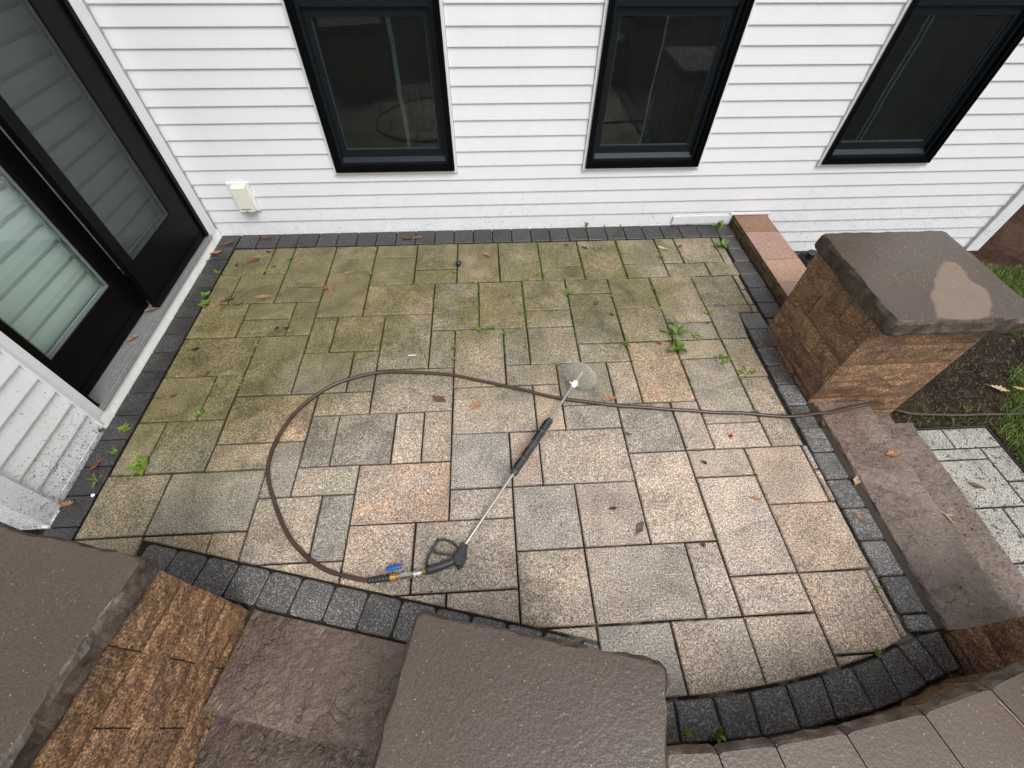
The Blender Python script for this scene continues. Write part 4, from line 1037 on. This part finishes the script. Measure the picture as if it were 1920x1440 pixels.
weed(1.138, 3.310, 'leggy upright weed against the siding, rightmost of three by the second window', .035, 8, 'oval', tilt=.7, tall=.045, tint=DK)
weed(0.575, 2.692, 'flat bright weed on a joint crossing right of centre', .055, 6, 'thin', tint=Y1, tilt=.15)
weed(0.579, 2.512, 'bushy green weed in a joint right of centre towards the wall', .085, 11, 'long', parts=True, tilt=.5)
weed(0.896, 2.468, 'tiny yellow weed beside a paver corner right of centre', .03, 5, 'oval', tint=YP)
weed(1.396, 2.920, 'weed growing beside a pale oak leaf near the back right', .07, 8, 'long', tilt=.45)
weed(1.227, 2.538, 'small weed in a mossy joint, right of centre', .035, 7, 'oval', spread=.02, tint=Y1)
weed(1.214, 2.320, 'yellowish weed at a joint crossing above the largest weed', .045, 8, 'oval', spread=.025, tint=YP)
weed(1.250, 2.075, 'largest dark green weed with broad toothed leaves, upper rosette', .185, 8, 'long', parts=True, tilt=.55)
weed(1.235, 1.915, 'dark green weed with broad leaves just below the largest weed', .14, 8, 'oval', parts=True, tilt=.4)
weed(1.396, 2.040, 'pale thin grassy weed right of the largest weed', .085, 9, 'thin', tint=YP)
weed(0.900, 1.991, 'star-shaped green weed at the top corner of the orange striped paver', .075, 8, 'long', parts=True, tilt=.25)
weed(1.959, 3.249, 'tall upright weed against the wall beside the low pink wall', .12, 6, 'oval', parts=True, tilt=.85, tall=.06)
weed(1.945, 3.045, 'bushy weed cluster on the dark border at the back right corner', .10, 14, 'oval', parts=True, tilt=.4, spread=.05)
weed(1.623, 2.861, 'low yellow-green moss-like weed along a joint near the back right', .025, 22, 'round', spread=.10, tint=YP)
weed(1.564, 2.248, 'sprouting weed at a corner left of the border jog', .045, 8, 'oval', spread=.03, tint=Y1)
weed(1.511, 1.819, 'clover-like weed on a grey paver near the right border', .05, 12, 'round', spread=.04)
weed(1.624, 1.705, 'pale wispy grassy weed on the right pavers', .085, 11, 'thin', spread=.03, tint=YP)
weed(1.557, 1.394, 'dark mossy tuft beside the hose near the right border', .03, 10, 'round', tint=(.5, .6, .4), spread=.015)
weed(0.407, 1.826, 'yellow-green weed left of the clear splash guard', .05, 7, 'thin', tint=YP, tilt=.5)
weed(-1.723, 1.544, 'small green weed at a paver corner left of the hose loop', .05, 8, 'oval')
weed(-1.565, 2.087, 'thin yellowish weed in a joint on the left', .045, 8, 'thin', tint=YP, spread=.03)
weed(-1.571, 1.745, 'yellow sprouts strung along a joint left of the hose loop', .03, 14, 'oval', tint=YP, spread=.05)
weed(-2.109, 1.460, 'leafy green weed on the dark border opposite the door casing', .055, 9, 'round', parts=True, tint=Y1)
weed(-2.085, 1.310, 'small weed on the dark border below the door', .045, 7, 'oval')
weed(-1.915, 1.204, 'largest flat weed spread over a joint at far left', .095, 12, 'round', parts=True, tilt=.2, spread=.035, tint=Y1)
weed(-2.101, 1.136, 'three-pointed weed on the dark border at far left', .085, 5, 'thin', tilt=.5)
weed(1.723, 0.408, 'small weed in the right edge gap near the front', .045, 6, 'thin', tilt=.4)
weed(1.580, 0.153, 'small weed at the inner edge of the curved border', .04, 6, 'round')
weed(0.690, -0.062, 'pale green leaf sprouting in the curved border gap beside the foreground cap', .05, 3, 'round', tilt=.7, tint=YP, z=.003)
weed(0.805, -0.070, 'curled pale green leaves on the curved border, right of the foreground cap', .055, 4, 'round', tilt=.7, tint=YP, z=.003)

# ---- fallen leaves
def oak_outline():
    half = [(0.0, 0.03), (0.10, 0.05), (0.18, 0.17), (0.25, 0.10), (0.36, 0.26), (0.44, 0.12), (0.56, 0.27), (0.64, 0.11), (0.76, 0.20), (0.84, 0.10), (0.95, 0.10), (1.0, 0.0)]
    return half
def oval_outline(): return [(0.0, 0.01), (0.12, 0.10), (0.28, 0.19), (0.45, 0.23), (0.62, 0.20), (0.80, 0.12), (0.93, 0.05), (1.0, 0.0)]
def dry_leaf(x, y, size, ang, col, label, kind='oval', curl=0.5, z=0.002, name='fallen_leaf', cat='leaf', group='fallen leaves'):
    rng = random.Random(int((x*977+y*613)*11) & 0xffff); out = oak_outline() if kind == 'oak' else oval_outline()
    m = MB(); vs = []; n = len(out); ph = rng.uniform(0, 6)
    for (t_, wd) in out:
        for sgn in (-1, -0.5, 0, 0.5, 1):
            yy = sgn*wd*rng.uniform(0.65, 1.2) if abs(sgn) == 1 else sgn*wd
            zz = curl*(0.55*yy*yy*3+0.30*(t_-0.5)**2)+0.035*math.sin(t_*9+ph+sgn*2)*curl
            vs.append((t_-0.5, yy, zz))
    fs = [(i*5+k, (i+1)*5+k, (i+1)*5+k+1, i*5+k+1) for i in range(n-1) for k in range(4)]
    size *= 0.8
    zmin = min(v[2] for v in vs); vs = [(v[0]*size, v[1]*size, (v[2]-zmin)*size) for v in vs]
    m.add(vs, fs, True); st = MB(); st.tube([(-0.5*size, 0, 0.002), (-0.68*size, 0.03*size, 0.0025)], 0.0011, 4); m.add(st.v, st.f)
    o = m.build(name, DRY, None, (*col, 1)); o.location = (x, y, z); o.rotation_euler = (rng.uniform(-.08, .08), rng.uniform(-.08, .08), ang)
    return tag(o, label, cat, group)
OR = (0.30, 0.145, 0.068); TN = (0.27, 0.155, 0.080); BR = (0.115, 0.055, 0.028); DB = (0.030, 0.019, 0.014); RD = (0.150, 0.044, 0.025); PL = (0.46, 0.33, 0.20); GB = (0.105, 0.078, 0.060)
LV = [(-2.134, 3.256, .13, .6, BR, 'curled brown leaf on the dark border in the back left corner', 'oval', 1.2),
(-2.183, 3.127, .14, .2, TN, 'large tan leaf against the door wall in the back left corner', 'oak', .9),
(-2.209, 3.037, .07, .9, TN, 'small tan leaf scrap below the large tan leaf by the door wall', 'oval', .6),
(-1.847, 3.319, .105, .1, RD, 'dark red-brown leaf against the back siding near the left corner', 'oak', .9),
(-1.848, 3.015, .13, .4, RD, 'reddish brown leaf on the back left corner paver', 'oak', .8),
(-1.972, 2.966, .06, 1.9, DB, 'small black wet leaf left of the reddish brown leaf on the corner paver', 'oval', .5),
(-1.78, 3.13, .055, 2.6, DB, 'tiny dark leaf above the reddish brown leaf on the corner paver', 'oval', .6),
(-1.520, 3.010, .085, 1.2, OR, 'orange leaf in a joint at back left', 'oak', .7),
(-1.673, 2.933, .055, .5, DB, 'small dark leaf right of the first green rosette at back left', 'oval', .6),
(-1.092, 2.829, .075, .1, OR, 'small orange leaf on a paver joint left of the first window', 'oak', .5),
(-1.652, 2.575, .145, .15, TN, 'pointed tan leaf on an olive paver at left', 'oval', .7),
(-1.899, 2.551, .12, .3, BR, 'crumpled red-brown leaf in a joint at left', 'oak', 1.0),
(-1.976, 2.492, .085, .2, OR, 'light orange leaf beside the border weeds at left', 'oval', .6),
(-1.470, 2.243, .06, .9, DB, 'black leaf curl on a dark paver at left, left of a pair', 'oval', .9),
(-1.405, 2.243, .06, .1, DB, 'black leaf curl on a dark paver at left, right of a pair', 'oval', .9),
(-1.323, 2.346, .045, 1.0, BR, 'tiny brown leaf on a narrow paver at left', 'oval', .5),
(-0.678, 3.271, .12, -.2, BR, 'dark brown leaf on the dark border below the first window', 'oval', .9),
(-0.585, 3.280, .085, .3, TN, 'tan leaf right beside the dark brown leaf below the first window', 'oak', .6),
(-0.017, 3.022, .125, -.9, OR, 'rusty oak leaf on an olive paver near the back centre', 'oak', .5),
(-0.457, 2.908, .06, .9, TN, 'faint tan leaf scrap left of the black cap', 'oval', .4),
(-0.463, 2.286, .09, .2, OR, 'orange leaf above the hose left of centre', 'oval', .6),
(0.644, 3.126, .07, -.4, BR, 'small brown leaf near the back border left of the second window', 'oval', .7),
(0.793, 3.075, .07, -.5, DB, 'dark leaf below the largest upright weed by the siding', 'oval', .7),
(1.439, 3.040, .125, -.6, PL, 'pale tan oak leaf standing at a weed near the back right', 'oak', .7),
(1.589, 3.057, .085, .9, RD, 'dark red leaf in a mossy joint near the back right', 'oval', .8),
(0.772, 2.397, .07, .9, BR, 'brown twig-like leaf on a dark grey paver right of centre', 'oval', 1.3),
(0.86, 2.27, .055, -.6, DB, 'black curl on a dark grey paver right of centre', 'oval', 1.3),
(1.120, 1.985, .075, -.5, RD, 'dark red leaf left of the largest weed', 'oval', .6),
(1.52, 2.16, .045, 0.2, DB, 'black speck of leaf at the corner of the paver right of the largest weed', 'oval', .6),
(-1.945, 2.071, .065, .5, DB, 'dark wet leaf on the wide ribbed paver at left', 'oval', .7),
(-1.798, 1.855, .065, 1.4, RD, 'small red leaf on a joint below the wide ribbed paver', 'oak', .6),
(-1.934, 1.690, .06, .9, RD, 'tiny red leaf on the paver by the left border', 'oval', .6),
(-0.330, 1.584, .125, -.5, BR, 'long glossy brown leaf inside the hose curve', 'oval', .8),
(-0.102, 1.526, .095, .7, OR, 'orange-brown leaf inside the hose curve right of the long brown leaf', 'oval', .6),
(0.696, 1.534, .115, .1, OR, 'bright orange leaf touching the hose right of the splash guard', 'oak', .7),
(0.162, 1.398, .07, .3, PL, 'faint pale leaf left of the lance sleeve', 'oval', .3),
(0.759, 1.285, .065, -.3, GB, 'grey-brown leaf on a joint right of the lance', 'oval', .4),
(0.700, 0.745, .10, .9, GB, 'grey-brown folded leaf at a joint in the front middle', 'oval', .6),
(0.586, 0.851, .055, .2, DB, 'small black leaf curl on a grey paver at front middle', 'oval', .9),
(1.344, 0.864, .065, -.2, OR, 'small orange leaf on a beige paver at front right', 'oval', .6),
(1.832, 0.733, .075, -.9, OR, 'orange leaf lying on the dark border at right', 'oval', .7),
(1.921, 0.935, .085, .9, PL, 'pale folded leaf stuck in the soil gap beside the right steps', 'oval', .9),
(1.925, 1.30, .06, 1.2, BR, 'brown leaf scrap in the soil gap near the back right pillar', 'oval', .8),
(-2.155, 1.234, .09, 1.2, RD, 'narrow red-brown leaf on the dark border at far left', 'oval', .7),
(-2.19, 1.015, .10, .2, TN, 'ragged tan leaf at the foot of the white corner board', 'oak', .9),
(1.141, 1.081, .05, -.7, DB, 'dark twig scrap on a beige paver at right', 'oval', 1.2)]
for a in LV: dry_leaf(*a)
dry_leaf(2.22, 1.085, .12, .1, OR, 'tan and brown leaf on the right-hand steps', 'oak', .8, z=-0.002)
dry_leaf(2.36, 1.032, .06, -.4, OR, 'small orange leaf on the middle right-hand step', 'oval', .5, z=-0.156)
dry_leaf(3.091, 1.061, .10, -.6, BR, 'brown leaf on a speckled path paver', 'oval', .9, z=YARD_Z+.016)
dry_leaf(3.812, 1.804, .155, -.6, PL, 'pale oak leaf on the black mud beside the lawn, larger of two', 'oak', .5, z=YARD_Z+.035)
dry_leaf(3.965, 1.800, .10, -.2, (0.50, 0.27, 0.14), 'orange-tan oak leaf on the black mud at the right edge, smaller of two', 'oak', .5, z=YARD_Z+.035)
dry_leaf(-2.300, 2.095, .10, .9, TN, 'brown leaf lying on the metal door sill', 'oak', 1.0, z=0.094)
dry_leaf(-2.30, 2.36, .10, .3, (0.20, 0.11, 0.075), 'reddish leaf and lint at the corner of the door sill', 'oak', 1.2, z=0.094)
dry_leaf(-2.226, 1.44, .08, .5, DB, 'dark leaf clinging to the foot of the dirty left siding', 'oak', 1.0, z=0.020)
# ---- berries, cap, scraps
def ball(name, x, y, r, mat, label, cat, flat=1.0, stem=True, z0=0.001):
    m = MB(); vs = []; n, k = 10, 7
    for i in range(k):
        th = math.pi*(i+0.5)/k
        for j in range(n):
            ph = 2*math.pi*j/n; rr = r*math.sin(th)*(1+0.06*math.sin(3*ph)); vs.append((rr*math.cos(ph), rr*math.sin(ph), r*flat*(1+math.cos(th))))
    m.add(vs, [(i*n+j, (i+1)*n+j, (i+1)*n+(j+1) % n, i*n+(j+1) % n) for i in range(k-1) for j in range(n)]+[tuple(range(n)), tuple(range((k-1)*n, k*n))[::-1]], True)
    if stem: m.tube([(0, 0, r*1.9*flat), (-0.4*r, 0.8*r, 2.3*r*flat), (-0.8*r, 2.6*r, 2.1*r*flat)], r*0.12, 5)
    o = m.build(name, mat); o.location = (x, y, z0); return tag(o, label, cat)
ball('berry', 1.346, 1.238, .011, BERRY, 'red berry on a beige paver below the hose at right', 'berry')
ball('berry', -1.216, 2.639, .014, BERRY, 'red berry in a joint at back left', 'berry', stem=False)
ball('berry', 0.987, 0.641, .011, simple('dark_berry', (0.16, 0.012, 0.012), 0.3), 'dark red berry at the front right', 'berry', stem=False)
ball('plastic_cap', -0.239, 2.892, .024, simple('teal_black_plastic', (0.012, 0.028, 0.034), 0.35), 'small round black plastic cap in a joint near the back centre', 'cap', .8, False)
m = MB(); m.tube([(-0.026, -0.001, .003), (0, 0.001, .004), (0.026, 0, .003)], [.0025, .004, .0025], 6); o = m.build('white_scrap', WHITEP); o.location = (-0.524, 1.948, 0.001); tag(o, 'small white sliver on a grey paver above the hose', 'scrap')
ball('white_pebble', -2.075, 1.055, .010, WHITEP, 'white pebble at the edge of the left border', 'pebble', .7, False)
m = MB(); m.tube(spline([(1.56, -0.02, .4555), (1.585, -0.07, .457), (1.60, -0.115, .456)], 5), 0.0012, 5); tag(m.build('straw', simple('straw', (0.45, 0.36, 0.24), 0.5)), 'thin straw lying on the brown coping at bottom right', 'straw')
m = MB(); m.tube(spline([(2.42, 0.815, -.156), (2.44, 0.78, -.150), (2.455, 0.73, -.154)], 5), 0.0035, 5); m.tube(spline([(2.44, 0.78, -.152), (2.475, 0.775, -.152)], 4), 0.003, 5); tag(m.build('twig', simple('pale_twig', (0.52, 0.42, 0.26), 0.6)), 'pale twig on the right-hand steps', 'twig')

# ---- uncountable stuff: grass, moss, debris, yellow flecks
def scatter_blades(name, mat, label, cat, fn, n, seed):
    rng = random.Random(seed); m = MB(); vs = []; fs = []
    cnt = 0; tries = 0
    while cnt < n and tries < n*20:
        tries += 1
        r = fn(rng)
        if r is None: continue
        x, y, z, L, wd, lean, kind = r; a = rng.uniform(0, 6.283); dx, dy = math.cos(a), math.sin(a); b = len(vs)
        px, py = -dy*wd, dx*wd; h = L*math.cos(lean); d = L*math.sin(lean)
        vs += [(x-px, y-py, z), (x+px, y+py, z), (x+dx*d*0.45+px*0.8, y+dy*d*0.45+py*0.8, z+h*0.62), (x+dx*d*0.45-px*0.8, y+dy*d*0.45-py*0.8, z+h*0.62), (x+dx*d, y+dy*d, z+h*(0.85 if kind else 1))]
        fs += [(b, b+1, b+2, b+3), (b+3, b+2, b+4)]; cnt += 1
    me = bpy.data.meshes.new(name); me.from_pydata(vs, [], fs); me.update()
    return tag(link(name, me, mat, None, (1, 1, 1, 1)), label, cat, kind='stuff')
def grass_fn(rng):
    x = rng.uniform(2.9, 6.0); y = rng.uniform(0.55, 3.5)
    if 2.78 < x < 3.52 and y < 1.52: return None
    nz = mnoise.noise(Vector((x*1.7, y*1.7, 0)))*0.28
    lawn = 0.0
    e1 = (x-3.50)-max(0.0, (y-1.45))*1.15+nz            # lawn right of the path
    if e1 > 0.0 and y < 2.0: lawn = min(1, e1/0.14+0.25)
    e2 = (x-4.30)-(abs(y-2.75)*0.30)+nz
    if e2 > 0 and y < 3.35+nz: lawn = max(lawn, min(1, e2/0.2+0.2))
    if 2.9 < x < 3.6 and 1.51 < y < 1.66: lawn = max(lawn, 0.14)
    if rng.random() > lawn: return None
    return (x, y, YARD_Z-0.004, rng.uniform(0.04, 0.095), rng.uniform(0.0014, 0.0030), rng.uniform(0.2, 1.15), True)
scatter_blades('grass', GRASSM, 'green lawn grass beyond the path and the right pillar', 'grass', grass_fn, 42000, 5)
def thatch_fn(rng):
    x = rng.uniform(2.6, 4.6); y = rng.uniform(1.5, 3.4)
    return (x, y, YARD_Z-0.002, rng.uniform(0.015, 0.05), rng.uniform(0.001, 0.003), rng.uniform(1.0, 1.5), True)
scatter_blades('mud_litter', simple('dead_grass', (0.075, 0.060, 0.034), 0.7, var=0.6, vscale=9), 'dead grass and bark bits on the black mud', 'litter', thatch_fn, 9000, 6)
mossj = [('v', 7, 0.8, 3), ('v', 15, 0, 3), ('v', 16, 3, 8), ('v', 17, 0, 3), ('v', 18, 3, 8), ('v', 19, 0, 3), ('v', 20, 3, 8), ('v', 21, 0, 3), ('v', 22, 0, 2), ('v', 22, 3, 7), ('v', 24, 0, 5), ('v', 14, 3, 6), ('h', 3, 10, 24), ('h', 6, 10, 14), ('h', 7, 18, 23), ('v', 11, 0, 3), ('v', 13, 5.9, 7.5), ('v', 5, 0, 5), ('h', 0, 17, 21), ('v', 22.0, 7, 12), ('h', 2, 19, 24), ('v', 3, 0, 4), ('h', 4, 0, 5), ('v', 12, 3, 6)]
def moss_fn(rng):
    k, a, b, c_ = rng.choice(mossj); t_ = rng.uniform(b, c_); e = rng.uniform(-0.006, 0.006)
    x, y = (gx(a)+e, gy(t_)) if k == 'v' else (gx(t_), gy(a)+e)
    if mnoise.noise(Vector((x*5.5, y*5.5, 2.0)))+0.04 < rng.uniform(-0.15, 0.35): return None
    return (x, y, -0.008, rng.uniform(0.007, 0.017), rng.uniform(0.0016, 0.004), rng.uniform(0.3, 1.3), True)
scatter_blades('moss', MOSSM, 'green moss filling the patio joints towards the house', 'moss', moss_fn, 5200, 8)
def flakes(name, mat, label, cat, fn, n, seed):
    rng = random.Random(seed); vs = []; fs = []; cnt = 0; tries = 0
    while cnt < n and tries < n*30:
        tries += 1; r = fn(rng)
        if r is None: continue
        x, y, z, s_ = r; a = rng.uniform(0, 6.283); ca, sa_ = math.cos(a)*s_, math.sin(a)*s_; k = rng.uniform(0.25, 0.8); b = len(vs); h = s_*0.25
        vs += [(x-ca, y-sa_, z), (x+sa_*k, y-ca*k, z+h), (x+ca, y+sa_, z), (x-sa_*k, y+ca*k, z+h*0.6), (x, y, z+h*1.4)]
        fs += [(b, b+1, b+4), (b+1, b+2, b+4), (b+2, b+3, b+4), (b+3, b, b+4)]; cnt += 1
    me = bpy.data.meshes.new(name); me.from_pydata(vs, [], fs); me.update(); return tag(link(name, me, mat), label, cat, kind='stuff')
def deb_fn(rng):
    r = rng.random()
    if r < 0.42: return (rng.uniform(2.82, 3.48), rng.uniform(0.1, 1.49), YARD_Z+0.0145, rng.uniform(0.002, 0.010)*rng.uniform(0.5, 1.2))
    if r < 0.62:
        x = rng.uniform(2.30, 2.80); z = -0.158 if x < 2.53 else -0.313
        return (x, rng.uniform(0.3, 1.43), z+0.001, rng.uniform(0.0015, 0.010)*rng.uniform(0.4, 1.2))
    if r < 0.70: return (rng.uniform(1.97, 2.26), rng.uniform(0.25, 1.43), -0.003, rng.uniform(0.0015, 0.006))
    if r < 0.80: return (rng.uniform(-2.2, 2.1), rng.uniform(3.19, 3.375), 0.004, rng.uniform(0.002, 0.006))
    x, y = rng.uniform(-1.9, 1.72), rng.uniform(0.35, 3.15)
    if y < 0.8-0.26*(x+1.7)+0.05: return None
    return (x, y, 0.0015, rng.uniform(0.0015, 0.0075)*rng.uniform(0.5, 1.0))
flakes('debris', DEBRIS, 'black specks of washed off dirt on path, steps and patio', 'debris', deb_fn, 1500, 9)
def fleck_fn(rng):
    x, y = rng.uniform(1.93, 2.60), rng.uniform(1.42, 2.08)
    if mnoise.noise(Vector((x*5, y*5, 7)))+0.1 < rng.uniform(-0.2, 0.5): return None
    return (x, y, 0.7355, rng.uniform(0.0015, 0.0045))
flakes('yellow_flecks', FLECK, 'yellow plant flecks floating on the wet cap of the back right pillar', 'flecks', fleck_fn, 330, 10)
